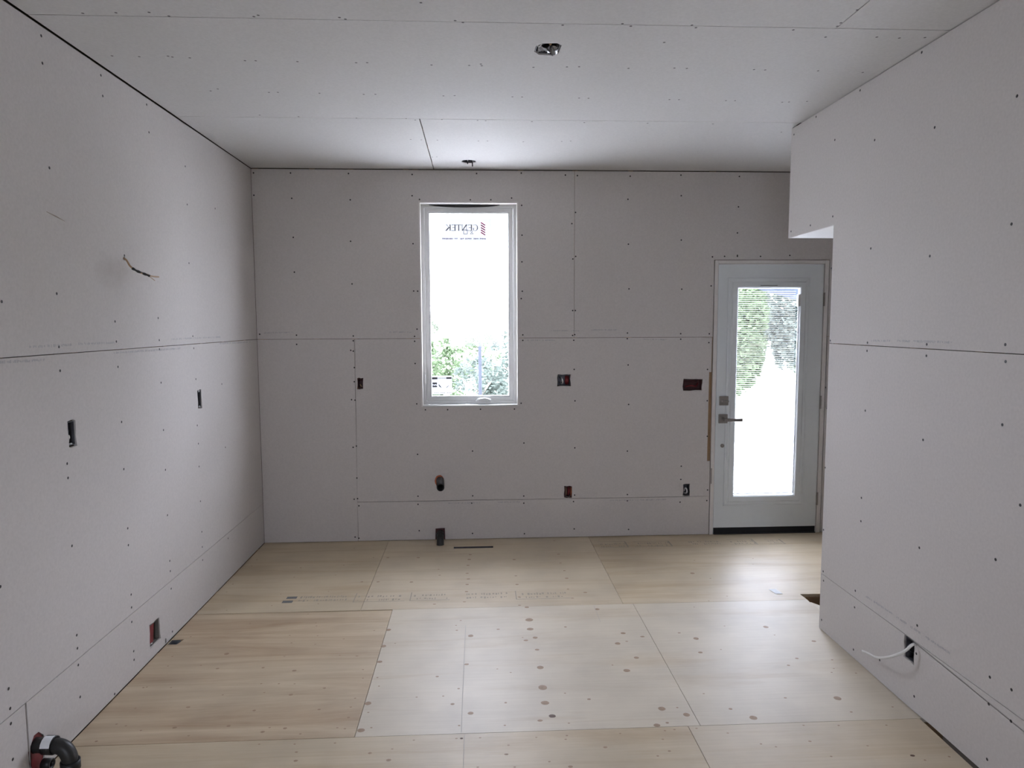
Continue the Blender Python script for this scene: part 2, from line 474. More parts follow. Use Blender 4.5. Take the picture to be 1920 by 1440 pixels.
SCREWS_RIGHT = [(2.812,2.720), (3.264,2.718), (3.688,2.720), (3.943,2.696), (3.482,2.547), (3.125,2.454), (2.708,2.395), (2.290,2.382), (2.281,1.959), (3.120,1.967), (3.475,2.166), (3.711,2.154), (3.943,2.152), (2.699,1.892), (3.470,1.904), (3.454,1.535), (3.115,1.534), (3.116,1.496), (2.691,1.539), (2.690,1.493), (2.277,1.551), (2.271,1.493), (3.484,1.290), (3.467,1.183), (3.110,1.216), (2.685,1.150), (2.269,1.274), (3.112,0.799), (2.170,1.017), (3.459,0.871), (3.452,0.540), (3.108,0.687), (2.675,0.702), (2.263,0.797), (3.440,0.319), (3.433,0.271), (3.131,0.337), (3.131,0.254), (2.664,0.375), (3.438,0.055), (3.126,0.044), (2.911,0.100), (2.661,0.255), (2.661,0.069), (2.257,0.369), (2.158,0.377), (2.255,0.270), (2.247,0.067), (2.152,0.268)]
# knots and patch plugs in the plywood: x, y, radius, darkness
KNOTS = [(-1.549,4.733,0.006,0.000), (-1.544,4.606,0.006,0.000), (-1.202,4.551,0.006,0.000), (-1.200,4.379,0.006,0.000), (-1.556,4.282,0.006,0.000), (-1.549,4.155,0.005,0.000), (-0.940,4.401,0.006,0.000), (-0.926,4.126,0.005,0.000), (-1.207,4.101,0.005,0.000), (-1.211,3.930,0.005,0.000), (-0.946,3.940,0.005,0.000), (-0.971,3.801,0.005,0.000), (-1.450,3.880,0.005,0.000), (-1.258,3.695,0.005,0.000), (-1.043,3.687,0.005,0.000), (-0.901,3.681,0.005,0.000), (-0.888,3.643,0.005,0.000), (-1.002,3.536,0.005,0.000), (-0.854,3.523,0.005,0.000), (-1.518,3.550,0.005,0.000), (-1.406,3.537,0.005,0.000), (-0.970,3.449,0.005,0.000), (-0.844,3.426,0.005,0.000), (-1.261,3.348,0.012,0.000), (-0.966,3.305,0.004,0.000), (-0.695,3.301,0.004,0.000), (-1.519,3.335,0.004,0.000), (-1.498,3.239,0.004,0.000), (-1.342,3.237,0.004,0.000), (-1.251,3.201,0.008,0.000), (-1.036,3.197,0.007,0.000), (-0.880,3.160,0.010,0.000), (-1.521,3.045,0.004,0.000), (-1.508,3.049,0.004,0.000), (-1.396,3.038,0.004,0.000), (-0.999,3.049,0.004,0.000), (-0.919,3.044,0.004,0.000), (-0.847,3.039,0.004,0.000), (-0.703,2.994,0.007,0.000), (-1.140,2.962,0.004,0.000), (-0.962,2.971,0.004,0.000), (-0.839,2.947,0.009,0.000), (-1.474,2.875,0.004,0.000), (-1.252,2.871,0.009,0.000), (-0.961,2.829,0.007,0.000), (-0.687,2.821,0.007,0.000), (-1.493,2.759,0.004,0.000), (-1.449,2.745,0.004,0.000), (-1.244,2.721,0.009,0.000), (-1.029,2.720,0.008,0.000), (-0.858,2.700,0.004,0.000), (-0.794,2.691,0.008,0.000), (-0.877,2.671,0.009,0.000), (-1.372,2.709,0.004,0.000), (-0.722,2.649,0.004,0.000), (-1.164,2.661,0.004,0.000), (-1.512,2.644,0.006,0.000), (-0.865,2.589,0.003,0.000), (-0.727,2.582,0.003,0.000), (-0.707,2.531,0.006,0.000), (-0.696,2.478,0.008,0.000), (-0.583,2.683,0.004,0.000), (-0.571,2.580,0.003,0.000), (-0.915,4.932,0.006,0.000), (-0.682,4.906,0.006,0.000), (-0.642,4.717,0.010,0.000), (-0.744,4.724,0.006,0.000), (-0.922,4.585,0.006,0.000), (-0.430,4.704,0.011,0.000), (-0.275,4.465,0.006,0.000), (-0.262,4.357,0.009,0.000), (-0.749,4.272,0.009,0.000), (-0.646,4.266,0.010,0.000), (-0.434,4.250,0.011,0.000), (-0.068,4.745,0.011,0.000), (-0.073,4.646,0.012,0.000), (-0.080,4.531,0.011,0.000), (-0.084,4.381,0.010,0.000), (-0.074,4.280,0.011,0.000), (-0.081,4.188,0.010,0.000), (-0.083,4.073,0.010,0.000), (-0.093,3.918,0.009,0.000), (-0.267,3.895,0.009,0.000), (0.237,4.624,0.011,0.000), (0.232,4.315,0.009,0.000), (0.231,4.169,0.010,0.000), (0.233,3.972,0.008,0.000), (0.228,3.850,0.009,0.000), (0.560,5.018,0.009,0.000), (0.557,4.718,0.011,0.000), (0.549,4.537,0.008,0.000), (0.558,4.391,0.009,0.000), (0.555,4.255,0.011,0.000), (0.540,4.075,0.008,0.000), (0.548,3.935,0.009,0.000), (0.637,4.016,0.011,0.000), (0.268,3.820,0.012,0.000), (0.668,3.769,0.012,0.000), (-0.108,3.664,0.006,0.000), (-0.132,3.605,0.005,0.000), (-0.126,3.544,0.007,0.000), (0.095,3.544,0.009,0.000), (-0.051,3.475,0.013,0.000), (0.270,3.651,0.020,0.000), (0.266,3.536,0.017,0.000), (0.284,3.435,0.012,0.000), (0.234,3.407,0.011,0.000), (0.219,3.441,0.005,0.000), (0.283,3.302,0.011,0.000), (0.457,3.551,0.008,0.000), (0.751,3.459,0.013,0.000), (0.699,3.345,0.013,0.000), (0.750,3.366,0.007,0.000), (0.843,3.414,0.011,0.000), (0.760,3.192,0.012,0.000), (0.686,3.071,0.015,0.000), (0.629,3.127,0.004,0.000), (0.283,3.123,0.015,0.000), (-0.068,3.174,0.011,0.000), (0.078,3.121,0.004,0.000), (0.140,3.085,0.004,0.000), (-0.202,3.067,0.008,0.000), (0.277,2.943,0.019,0.000), (-0.100,2.955,0.006,0.000), (-0.166,2.897,0.004,0.000), (-0.282,2.895,0.004,0.000), (-0.123,2.831,0.009,0.000), (0.275,2.818,0.017,0.000), (0.106,2.829,0.006,0.000), (0.371,2.890,0.004,0.000), (0.469,2.836,0.008,0.000), (0.765,2.745,0.015,0.000), (0.833,2.750,0.004,0.000), (-0.044,2.757,0.012,0.000), (0.296,2.717,0.014,1.000), (0.242,2.687,0.011,0.000), (0.713,2.627,0.013,0.000), (0.760,2.642,0.007,0.000), (0.358,2.662,0.004,0.000), (-0.491,3.572,0.013,0.000), (-0.566,3.567,0.005,0.000), (-0.493,3.385,0.013,0.000), (-0.437,3.413,0.005,0.000), (-0.489,3.223,0.013,0.000), (-0.609,3.288,0.007,0.000), (-0.557,3.151,0.005,0.000), (-0.544,3.072,0.004,0.000), (-0.478,3.073,0.004,0.000), (-0.460,2.997,0.004,0.000), (-0.487,2.857,0.014,0.000), (-0.550,2.901,0.004,0.000), (-0.556,2.832,0.004,0.000), (-0.551,2.754,0.006,0.000), (-0.484,2.660,0.014,0.000), (-0.551,2.675,0.005,0.000), (-0.445,2.676,0.004,0.000), (-0.475,2.787,0.004,0.000), (-0.090,2.671,0.004,0.000), (0.096,2.662,0.004,0.000), (-0.098,2.584,0.005,0.000), (-0.078,2.583,0.006,1.000), (-0.005,2.583,0.004,0.000), (-0.265,2.582,0.003,0.000), (0.339,2.578,0.004,0.000), (0.331,2.554,0.003,0.000), (0.217,2.573,0.004,0.000), (0.553,2.580,0.004,0.000), (0.712,2.533,0.003,0.000), (0.736,2.589,0.005,0.000), (0.776,2.594,0.004,0.000), (0.105,2.529,0.003,0.000), (0.477,2.495,0.008,0.000), (-0.343,2.530,0.003,0.000), (-0.425,2.509,0.007,0.000), (0.094,2.473,0.008,0.000), (-0.348,2.463,0.009,0.000), (0.717,2.458,0.006,0.000), (0.665,2.431,0.003,0.000), (0.328,2.387,0.009,0.000), (0.253,2.420,0.003,0.000), (0.122,2.396,0.003,0.000), (-0.014,2.403,0.003,0.000), (-0.710,3.478,0.005,0.000), (1.047,3.446,0.008,0.000), (1.474,4.534,0.006,0.000), (1.889,4.544,0.006,0.000), (1.844,4.434,0.006,0.000), (1.471,4.197,0.006,0.000), (1.385,4.293,0.014,0.000), (1.474,3.909,0.005,0.000), (1.342,3.848,0.005,0.000), (1.228,3.766,0.005,0.000), (1.531,3.488,0.013,0.000), (1.314,3.512,0.005,0.000), (1.537,3.393,0.005,0.000), (1.115,3.376,0.013,0.000), (1.707,3.312,0.011,0.000), (1.089,3.227,0.011,0.000), (1.201,3.251,0.004,0.000), (1.537,3.140,0.009,0.000), (1.466,3.076,0.008,0.000), (1.700,3.116,0.006,0.000), (1.665,3.034,0.004,0.000), (1.637,3.000,0.004,0.000), (1.746,2.986,0.004,0.000), (0.981,2.852,0.005,0.000), (1.324,2.798,0.007,0.000), (1.549,2.782,0.015,0.000), (1.055,2.727,0.008,0.000), (0.856,2.695,0.013,0.000), (1.125,2.657,0.015,0.000), (1.551,2.676,0.006,0.000), (1.746,2.703,0.004,0.000), (1.307,2.594,0.004,0.000), (1.448,2.585,0.004,0.000), (1.642,2.576,0.004,0.000), (0.867,2.597,0.004,0.000), (0.981,2.559,0.005,0.000), (1.281,2.488,0.006,0.000), (1.084,2.482,0.003,0.000), (1.134,2.461,0.003,0.000), (1.489,2.448,0.003,0.000), (1.624,2.380,0.009,1.000), (1.653,2.351,0.004,0.000), (1.316,2.392,0.003,0.000), (1.757,2.366,0.003,0.000)]
# faint factory print along the tapered board edges: u0, v0, u1, v1
PRINT_LEFT = [(2.547,1.548,2.813,1.548), (2.850,1.550,3.128,1.547), (3.116,1.502,3.799,1.497), (3.696,1.549,4.385,1.547), (2.390,1.502,2.641,1.497), (4.365,1.506,4.953,1.500)]
PRINT_BACK = [(-1.561,1.562,-1.344,1.566), (-0.650,1.564,-0.488,1.563), (0.543,1.568,0.755,1.567), (0.835,1.573,1.035,1.572), (-0.236,0.275,0.005,0.277), (0.139,0.277,0.328,0.277), (0.993,0.276,1.432,0.276), (1.224,1.501,1.412,1.497), (0.357,1.499,0.569,1.498)]
PRINT_RIGHT = [(3.085,1.539,2.935,1.542), (2.896,1.543,2.543,1.546), (3.041,0.341,2.832,0.346), (2.806,0.345,2.732,0.346), (2.707,0.345,2.638,0.348), (2.615,0.347,2.461,0.349)]

# ================================================================== THE ROOM SHELL
# ---- cut-outs in the boards (metres on each surface)
BOX_BACK = [(-0.893, -0.846, 1.153, 1.232), (0.591, 0.690, 1.160, 1.247), (1.543, 1.690, 1.119, 1.204),
            (0.643, 0.706, 0.306, 0.397), (1.556, 1.612, 0.308, 0.400)]
BOX_LEFT = [(3.998, 4.056, 1.150, 1.256), (2.748, 2.800, 1.152, 1.256), (3.303, 3.412, 0.058, 0.172)]
BOX_RIGHT = (2.674, 2.742, 0.200, 0.299)
def jr(u0, u1, v0, v1, j=0.004):                    # a hand-cut, slightly ragged rectangle
    q = []
    for a, b in (((u0, v0), (u1, v0)), ((u1, v0), (u1, v1)), ((u1, v1), (u0, v1)), ((u0, v1), (u0, v0))):
        for k in range(3):
            t = k / 3
            q.append((a[0] + (b[0] - a[0]) * t + R.uniform(-j, j), a[1] + (b[1] - a[1]) * t + R.uniform(-j, j)))
    return q
HB = [jr(*b) for b in BOX_BACK]
HL = [jr(*b) for b in BOX_LEFT]
HR = jr(*BOX_RIGHT)
SEAM1, SEAM2 = H - 1.2192, H - 2.4384               # horizontal board joints
G = 0.0015                                          # half joint width
DOOR = (1.768, 2.640, 2.092)                        # rough opening x0, x1, top
WIN = (-0.423, 0.301, 1.014, 2.512)                 # window opening

def frame_mesh(name, parts):
    bm = bmesh.new()
    for p in parts:
        bx(bm, *p)
    return from_bm(name, bm, MAT['wood'])

# ---- wall_left: framing with boards in front
def wall_empty(name):
    o = bpy.data.objects.new(name, None)
    COL.objects.link(o)
    return struct(o)

wl = slab('wall_left', MAT['cavity'], None, 'left', rect(YF - 0.25, D + 0.13, -0.25, H + 0.2), (), 0.115, 0.16)
struct(wl)
studs = [(XL - 0.115, XL - T - 0.001, y, y + 0.038, 0.0, H) for y in (-2.58, -1.4, -0.79, 0.86, 1.62, 2.02, 2.39, 2.83, 3.22, 3.63, 4.10, 4.44, 4.85)]
for s in studs:
    box('stud', MAT['wood'], wl, *s)
def lw(outline, holes=(), mat='wall'):
    return slab('drywall_panel', MAT[mat], wl, 'left', outline, holes)
lw(rect(YF, D - 0.001, SEAM1 + G, H - 0.006), [circ(3.252, 1.931, 0.010, 8)], 'stained')
lw(rect(YF, D - 0.001, SEAM2 + G, SEAM1 - G), HL[:2])
lw([(2.405, 0.005), (D - 0.001, 0.005), (D - 0.001, SEAM2 - G), (2.405, SEAM2 - G)],
   [HL[2], circ(2.445, 0.092, 0.045, 10, 0.072, .05), [(3.456, .004), (3.476, .004), (3.474, .03), (3.46, .036)]])
lw(rect(YF, 2.396, 0.005, SEAM2 - G))

# ---- wall_back
bm = bmesh.new()
slab_bm(bm, 'back', rect(XL - 0.16, XP + 0.16, -0.25, H + 0.2),
        [rect(-0.424, 0.302, 1.013, 2.513), rect(DOOR[0] - .001, DOOR[1] + .001, -0.013, DOOR[2] + .001)], 0.105, 0.13)
wb = struct(from_bm('wall_back', bm, MAT['cavity']))
for x in (-1.6, -1.20, -0.925, -0.53, -0.462, 0.302, 0.70, 1.11, 1.715, 2.645, 3.1):
    box('stud', MAT['wood'], wb, x, x + (0.052 if x == 1.715 else 0.038), D + T + 0.001, D + 0.104, 0, H)
def bw(outline, holes=()):
    return slab('drywall_panel', MAT['wall'], wb, 'back', outline, holes)
xj = 0.714
def wob(p, q, n=9, j=0.0018):                       # hand-sawn edge
    return [(p[0] + (q[0] - p[0]) * k / n + (R.uniform(-j, j) if 0 < k < n else 0), p[1] + (q[1] - p[1]) * k / n + (R.uniform(-j, j) if 0 < k < n else 0)) for k in range(n)]
bw([(XL + .002, SEAM1 + G)] + wob((WIN[0], SEAM1 + G), (WIN[0], WIN[3])) + wob((WIN[0], WIN[3]), (WIN[1], WIN[3])) + wob((WIN[1], WIN[3]), (WIN[1], SEAM1 + G))
   + [(WIN[1], SEAM1 + G), (xj - G, SEAM1 + G), (xj - G, H - .007), (XL + .002, H - .007)])
bw([(xj + G, SEAM1 + G), (DOOR[0] - .006, SEAM1 + G), (DOOR[0] - .006, DOOR[2] + .004), (DOOR[1] + .006, DOOR[2] + .004), (DOOR[1] + .006, SEAM1 + G), (XP, SEAM1 + G), (XP, H - .007), (xj + G, H - .007)])
bw([(XL + .002, .003), (-0.914, .003), (-0.905, SEAM1 - G), (XL + .002, SEAM1 - G)])
bw([(-0.911, SEAM2 + G), (DOOR[0] - .006, SEAM2 + G), (DOOR[0] - .006, 0.575), (1.739, 0.575), (1.741, 1.257), (DOOR[0] - .010, 1.257), (DOOR[0] - .010, SEAM1 - G)]
   + [(WIN[1], SEAM1 - G)] + wob((WIN[1], SEAM1 - G), (WIN[1], WIN[2]))[1:] + wob((WIN[1], WIN[2]), (WIN[0], WIN[2])) + wob((WIN[0], WIN[2]), (WIN[0], SEAM1 - G))
   + [(WIN[0], SEAM1 - G), (-0.902, SEAM1 - G)],
   HB + [circ(-0.298, 0.452, 0.036, 14, 0.046, .04)])
bw([(-0.911, .004), (-0.335, .004), (-0.333, .088), (-0.262, .092), (-0.260, .004), (DOOR[0] - .006, .004), (DOOR[0] - .006, SEAM2 - G), (-0.911, SEAM2 - G)])
bw(rect(DOOR[1] + .006, XP, .003, SEAM1 - G))

# ---- wall_right with its bulkhead over the passage
wr = struct(box('wall_right', MAT['cavity'], None, XR + 0.10, XR + 0.112, YF, YE - 0.02, 0, H))
for y in (-2.5, -1.4, -0.3, 0.8, 1.62, 2.03, 2.40, 2.78, 3.20, 3.405):
    box('stud', MAT['wood'], wr, XR + T + .001, XR + 0.10, y, y + 0.038, 0, H)
for y in (3.49, 3.92):
    box('stud', MAT['wood'], wr, XR + T + .001, XR + 0.10, y, y + 0.038, ZK + 0.015, H)
def rw(outline, holes=()):
    return slab('drywall_panel', MAT['wall'], wr, 'right', outline, holes)
rw([(YF, SEAM1 + G), (YE, SEAM1 + G), (YE, ZK + .004), (YK, ZK - .001), (YK, H - .005), (YF, H - .005)])
rw([(YF, SEAM2 + G), (2.660, SEAM2 + G), (YE, SEAM2 + G), (YE, SEAM1 - G), (YF, SEAM1 - G)])
rw([(YF, .012), (2.55, .011), (2.66, .005), (YE, .003), (YE, SEAM2 - G), (YF, SEAM2 - G)], [HR])
slab('drywall_panel', MAT['wall'], wr, lambda u, v, t: Vector((u, YE - t, v)), rect(XR + .013, XR + .112, .003, ZK))
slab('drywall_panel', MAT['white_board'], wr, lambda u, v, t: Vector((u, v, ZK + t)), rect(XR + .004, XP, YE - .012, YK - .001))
slab('drywall_panel', MAT['wall'], wr, lambda u, v, t: Vector((u, YK - t, v)), rect(XR + .013, XP, ZK + .013, H - .004))
slab('drywall_panel', MAT['wall'], wr, lambda u, v, t: Vector((XR + .113 + t, u, v)), rect(YF, YE, .003, H - .004))

# ---- far wall of the passage and wall behind the camera
wp = struct(slab('wall_passage', MAT['wall'], None, 'side', rect(YF - 0.2, D + 0.13, -0.25, H + 0.2), (), 0, 0.16))
wf = struct(slab('wall_front', MAT['wall'], None, 'front', rect(XL - 0.16, XP + 0.16, -0.25, H + 0.2), [rect(*r) for r in REAR], 0, 0.2))

# ---- ceiling: joist deck and boards
ce = struct(box('ceiling', MAT['cavity'], None, XL - 0.16, XP + 0.16, YF - 0.2, D + 0.2, H + 0.15, H + 0.2))
for y in (4.98, 4.55, 4.14, 3.86, 3.45, 3.04, 2.63, 2.2, 1.6, 1.0, 0.2, -0.6, -1.4, -2.2):
    box('ceiling_strap', MAT['wood'], ce, XL, XP, y - 0.032, y + 0.032, H + T + .001, H + 0.032)
YA = 3.870
YB = YA - 1.2192
def cw(outline, holes=()):
    return slab('drywall_panel', MAT['ceil'], ce, 'ceiling', outline, holes)
CB1 = [(0.243, 2.86), (0.268, 2.835), (0.325, 2.83), (0.345, 2.85), (0.341, 2.935), (0.320, 2.958), (0.262, 2.95), (0.240, 2.92)]
CB2 = circ(-0.053, 4.855, 0.051, 16, jit=.03)
g = 0.0020
cw([(XL + .0045, YA + g), (-0.308 - g, YA + g), (-0.310 - g, D + .005), (XL + .001, D + .005)])
cw([(-0.306 + g, YA + g), (XR, YA + g), (XR, YK - .006), (XP, YK - .006), (XP, D + .005), (-0.308 + g, D + .005)], [CB2])
cw(rect(XL + .0055, XR + .01, YB + g, YA - g), [CB1])
cw(rect(XL + .0055, 1.366 - g, YB - 1.2192, YB - g))
cw(rect(1.366 + g, XR + .01, YB - 1.2192, YB - g))
yy = YB - 1.2192
while yy > YF:
    y2 = max(yy - 1.2192, YF - .01)
    cw(rect(XL + .0055, XR + .01, y2, yy - 2 * g))
    yy = y2
cw(rect(XR + .125, XP, YF - .01, YE))

# ---- floor: joists and plywood sheets
fl = struct(box('floor', MAT['cavity'], None, XL - 0.16, XP + 0.16, YF - 0.2, D + 0.2, -0.40, -0.26))
for y in (5.0, 4.6, 4.2, 3.86, 3.4, 3.0, 2.62, 2.2, 1.8, 1.4, 0.9, 0.4, -0.1, -0.6, -1.1, -1.6, -2.1, -2.5):
    if y == 3.4:
        box('joist', MAT['wood'], fl, XL - 0.1, 1.90, y - .019, y + .019, -0.258, -0.019)
    elif y == 3.86:
        box('joist', MAT['wood'], fl, XL - 0.1, XP, y + .045, y + .083, -0.258, -0.019)
    else:
        box('joist', MAT['wood'], fl, XL - 0.1, 1.90 if 2.4 < y < 3.9 else XP, y - .019, y + .019, -0.258, -0.019)
Y1, Y2, Y3 = 3.834, 2.615, 1.397
f_ = 0.0012
def pw(k, outline, holes=()):
    return slab('plywood_sheet', PLY[k], fl, 'floor', outline, holes, 0, 0.018)
pw(2, rect(XL + .0012, -0.684 - f_, Y1 + f_, D + .01))
pw(3, rect(-0.684 + f_, 0.831 - f_, Y1 + f_, D + .01), [rect(-0.191, 0.099, 4.885, 4.930), circ(-0.292, 4.985, 0.031, 12)])
pw(2, [(0.831 + f_, Y1 + f_), (1.926, Y1 + f_), (1.922, 3.915), (2.75, 3.912), (2.75, Y1 + f_), (XP, Y1 + f_), (XP, D + .01), (0.831 + f_, D + .01)])
pw(1, [(XL + .0012, Y2 + f_), (-0.502 - f_, Y2 + f_), (-0.502 - f_, Y1 - .010), (XL + .0012, Y1 - .004)], [[(-1.602, 3.466), (-1.552, 3.466), (-1.540, 3.523), (-1.602, 3.520)]])
pw(0, rect(-0.502 + f_, 0.889 - f_, Y2 + f_, Y1 - f_))
pw(0, [(0.889 + f_, Y2 + f_), (1.915, Y2 + f_), (1.918, 3.66), (1.928, 3.72), (1.923, 3.78), (1.926, Y1 - f_), (0.889 + f_, Y1 - f_)])
pw(3, rect(2.75, XP, Y2 + f_, Y1 - f_))
pw(2, rect(XL + .0012, 0.838 - f_, Y3 + f_, Y2 - f_), [circ(-1.487, 2.432, 0.040, 14)])
pw(3, [(0.838 + f_, Y3 + f_), (XR - .012, Y3 + f_), (XR - .010, 2.3), (XR - .004, Y2 - f_), (0.838 + f_, Y2 - f_)])
pw(3, rect(XR + .13, XP, Y3 + f_, Y2 - f_))
bm = bmesh.new()
slab_bm(bm, 'floor', [(1.93, 3.70), (1.985, 3.72), (1.990, 3.78), (1.955, 3.84), (1.93, 3.845)], (), .020, .055)
from_bm('wood_cleat', bm, PLY[0], fl)
for k, (a, b) in enumerate(((0.178, Y3), (-1.041, 0.178), (YF - .01, -1.041))):
    pw(k % 3, rect(XL - .01, 0.3 * k, a + f_, b - f_))
    pw((k + 1) % 3, rect(0.3 * k + 2 * f_, XP, a + f_, b - f_))

# ---- screws: too small to pick apart singly, one part for each surface
def disc_part(name, parent, plane, pts, r, mat, proud=0.0006, n=8):
    f = PL[plane]
    bm = bmesh.new()
    for u, v in pts:
        ring = [bm.verts.new(f(u + r * math.cos(2 * math.pi * i / n), v + r * math.sin(2 * math.pi * i / n), -0.0002)) for i in range(n)]
        inn = [bm.verts.new(f(u + .6 * r * math.cos(2 * math.pi * i / n), v + .6 * r * math.sin(2 * math.pi * i / n), -proud)) for i in range(n)]
        c = bm.verts.new(f(u, v, -0.0003))
        for i in range(n):
            j = (i + 1) % n
            bm.faces.new((ring[i], ring[j], inn[j], inn[i]))
            bm.faces.new((inn[i], inn[j], c))
    o = from_bm(name, bm, mat, parent)
    o['kind'] = 'stuff'
    return o
disc_part('screw_heads', wl, 'left', SCREWS_LEFT, 0.0058, MAT['screw'])
disc_part('screw_heads', wb, 'back', SCREWS_BACK, 0.0058, MAT['screw'])
disc_part('screw_heads', wr, 'right', SCREWS_RIGHT, 0.0058, MAT['screw'])
disc_part('screw_heads', ce, 'ceiling', SCREWS_CEILING, 0.0055, MAT['ceil_screw'])

# ---- faint print along the board edges: rows of short strokes nobody can read
def print_part(parent, plane, segs, h=0.011):
    f = PL[plane]
    bm = bmesh.new()
    for u0, v0, u1, v1 in segs:
        L = math.hypot(u1 - u0, v1 - v0)
        n = int(L / 0.007)
        du, dv = (u1 - u0) / n, (v1 - v0) / n
        for i in range(n):
            if R.random() < 0.22:
                continue
            a = R.uniform(.45, .9)
            hh = h * R.uniform(.5, 1)
            p = [(u0 + du * i, v0 + dv * i), (u0 + du * (i + a), v0 + dv * (i + a))]
            o = R.uniform(0, h - hh)
            bm.faces.new([bm.verts.new(f(*q, -0.0004)) for q in ((p[0][0], p[0][1] + o), (p[1][0], p[1][1] + o), (p[1][0], p[1][1] + o + hh), (p[0][0], p[0][1] + o + hh))])
    o = from_bm('edge_print', bm, MAT['print'], parent)
    o['kind'] = 'stuff'
print_part(wl, 'left', PRINT_LEFT)
print_part(wb, 'back', PRINT_BACK)
print_part(wr, 'right', PRINT_RIGHT)

# ---- knots and football patches in the plywood
for nm, mat, dk in (('knots', MAT['knot'], 0), ('dark_knots', MAT['knotdark'], 1)):
    bm = bmesh.new()
    for x, y, r, d in KNOTS:
        if (d > 0.5) != bool(dk) or abs(x) > 3.1:
            continue
        r = max(r * 1.08, 0.0052)
        n = 12 if r > .01 else 7
        ry = r * R.uniform(.8, 1.05) * (1.0 if r > .012 else 0.8)
        p = circ(x, y, r, n, ry, .07)
        vs_ = [bm.verts.new((a, b, 0.0004)) for a, b in p]
        c = bm.verts.new((x, y, 0.0007))
        for i in range(n):
            bm.faces.new((vs_[i], vs_[(i + 1) % n], c))
    o = from_bm(nm, bm, mat, fl)
    o['kind'] = 'stuff'

# ---- ink stamps on the plywood: thin framed boxes and two illegible rows of characters
STAMPS = [(-1.165, -0.78, 3.962, 4.07, 0), (-0.750, -0.448, 3.950, 4.088, 1), (-0.418, -0.180, 3.952, 4.08, 1),
          (-0.172, 0.185, 3.950, 4.064, 0), (0.212, 0.540, 3.935, 4.066, 1),
          (0.868, 1.088, 4.832, 4.972, 1), (1.130, 1.414, 4.836, 4.962, 1), (1.462, 1.800, 4.846, 4.962, 0), (1.846, 2.052, 4.838, 4.970, 1), (2.130, 2.257, 4.836, 4.955, 1)]
bm = bmesh.new()
bmd = bmesh.new()
def fq(b, x0, x1, y0, y1, z=0.0004):
    b.faces.new([b.verts.new(p) for p in ((x0, y0, z), (x1, y0, z), (x1, y1, z), (x0, y1, z))])
for x0, x1, y0, y1, kind in STAMPS:
    if kind:
        w = 0.006
        fq(bm, x0, x1, y0, y0 + w)
        if y0 < 4.5:
            fq(bm, x0, x0 + w, y0 + w, y1)
        else:
            fq(bm, x0 + .01, x1, y1 - w, y1)
            fq(bm, x1 - w * 2, x1, y0 + w, y1 - w)
    else:
        if y0 < 4.5 and x0 < -1:
            fq(bmd, x0, x0 + .06, y0 + .002, y0 + .036)
            fq(bmd, x0 + .01, x0 + .07, y0 + .062, y0 + .096)
    rows = ((y0 + .012, y0 + .045), (y0 + .062, y0 + .098))
    for ya, yb in rows:
        x = x0 + (.09 if not kind else .02)
        while x < x1 - .02:
            w = R.uniform(.004, .013)
            if R.random() < (.88 if not kind else .70):
                h0 = R.uniform(0, .014)
                fq(bm, x, x + w, ya + h0, yb - R.uniform(0, .012))
            x += w + R.uniform(.004, .012)
o = from_bm('ink_stamps', bm, MAT['stamp'], fl); o['kind'] = 'stuff'
o = from_bm('ink_stamp_blocks', bmd, MAT['stampdark'], fl); o['kind'] = 'stuff'
# chalk lines snapped over the joists
bm = bmesh.new()
fq(bm, -0.0815, -0.0795, 2.62, 3.60, .0005)
fq(bm, -0.0685, -0.0665, 1.6, 2.60, .0005)
fq(bm, 0.655, 0.657, 3.6, 3.82, .0005)
o = from_bm('chalk_lines', bm, MAT['chalk'], fl); o['kind'] = 'stuff'
# scuffs on the left wall
bm = bmesh.new()
tube_bm(bm, [(XL + .001, 2.697, 2.053), (XL + .002, 2.75, 2.045), (XL + .001, 2.808, 2.034)], [.0012, .0026, .0008], 6)
o = from_bm('scuff', bm, MAT['scuff'], wl)

# ================================================================== WINDOW
w1 = bpy.data.objects.new('window_1', None); COL.objects.link(w1)
struct(w1, 'tall narrow white casement window with stickers on its glass')
w1.location = (-0.06, D, WIN[2]); w1.matrix_world = Matrix.Translation(w1.location)
YFm = D + 0.072                      # face of the frame
x0, x1, z0, z1 = WIN
for a in ((x0 - .002, x0 + .010, D + .002, YFm, z0, z1), (x1 - .010, x1 + .002, D + .002, YFm, z0, z1),
          (x0 + .010, x1 - .010, D + .002, YFm, z1 - .010, z1 + .002)):
    box('jamb_liner', MAT['jamb'], w1, *a)
box('window_sill', MAT['vinyl'], w1, x0 + .010, x1 - .010, D - .002, YFm, z0 - .002, z0 + .010, bevel=.002)
def ring_frame(name, mat, parent, X0, X1, Z0, Z1, w, ya, yb, wb_=None):
    wb_ = wb_ or w
    bm = bmesh.new()
    f = lambda u, v, t: Vector((u, ya + t, v))
    slab_bm(bm, f, rect(X0, X1, Z0, Z1), [rect(X0 + w, X1 - w, Z0 + wb_, Z1 - w)], 0, yb - ya)
    return from_bm(name, bm, mat, parent)
ring_frame('window_frame', MAT['vinyl'], w1, x0 + .010, x1 - .010, z0 + .010, z1 - .010, .024, YFm, YFm + .055)
sash = ring_frame('sash', MAT['vinyl'], w1, x0 + .036, x1 - .036, z0 + .036, z1 - .036, .026, YFm + .008, YFm + .050)
ring_frame('glazing_bead', MAT['vinyl'], sash, -0.3605, 0.2385, 1.0765, 2.4495, .008, YFm + .016, YFm + .045)
box('glass_pane', MAT['glass'], sash, -0.355, 0.233, YFm + .028, YFm + .032, 1.083, 2.442)
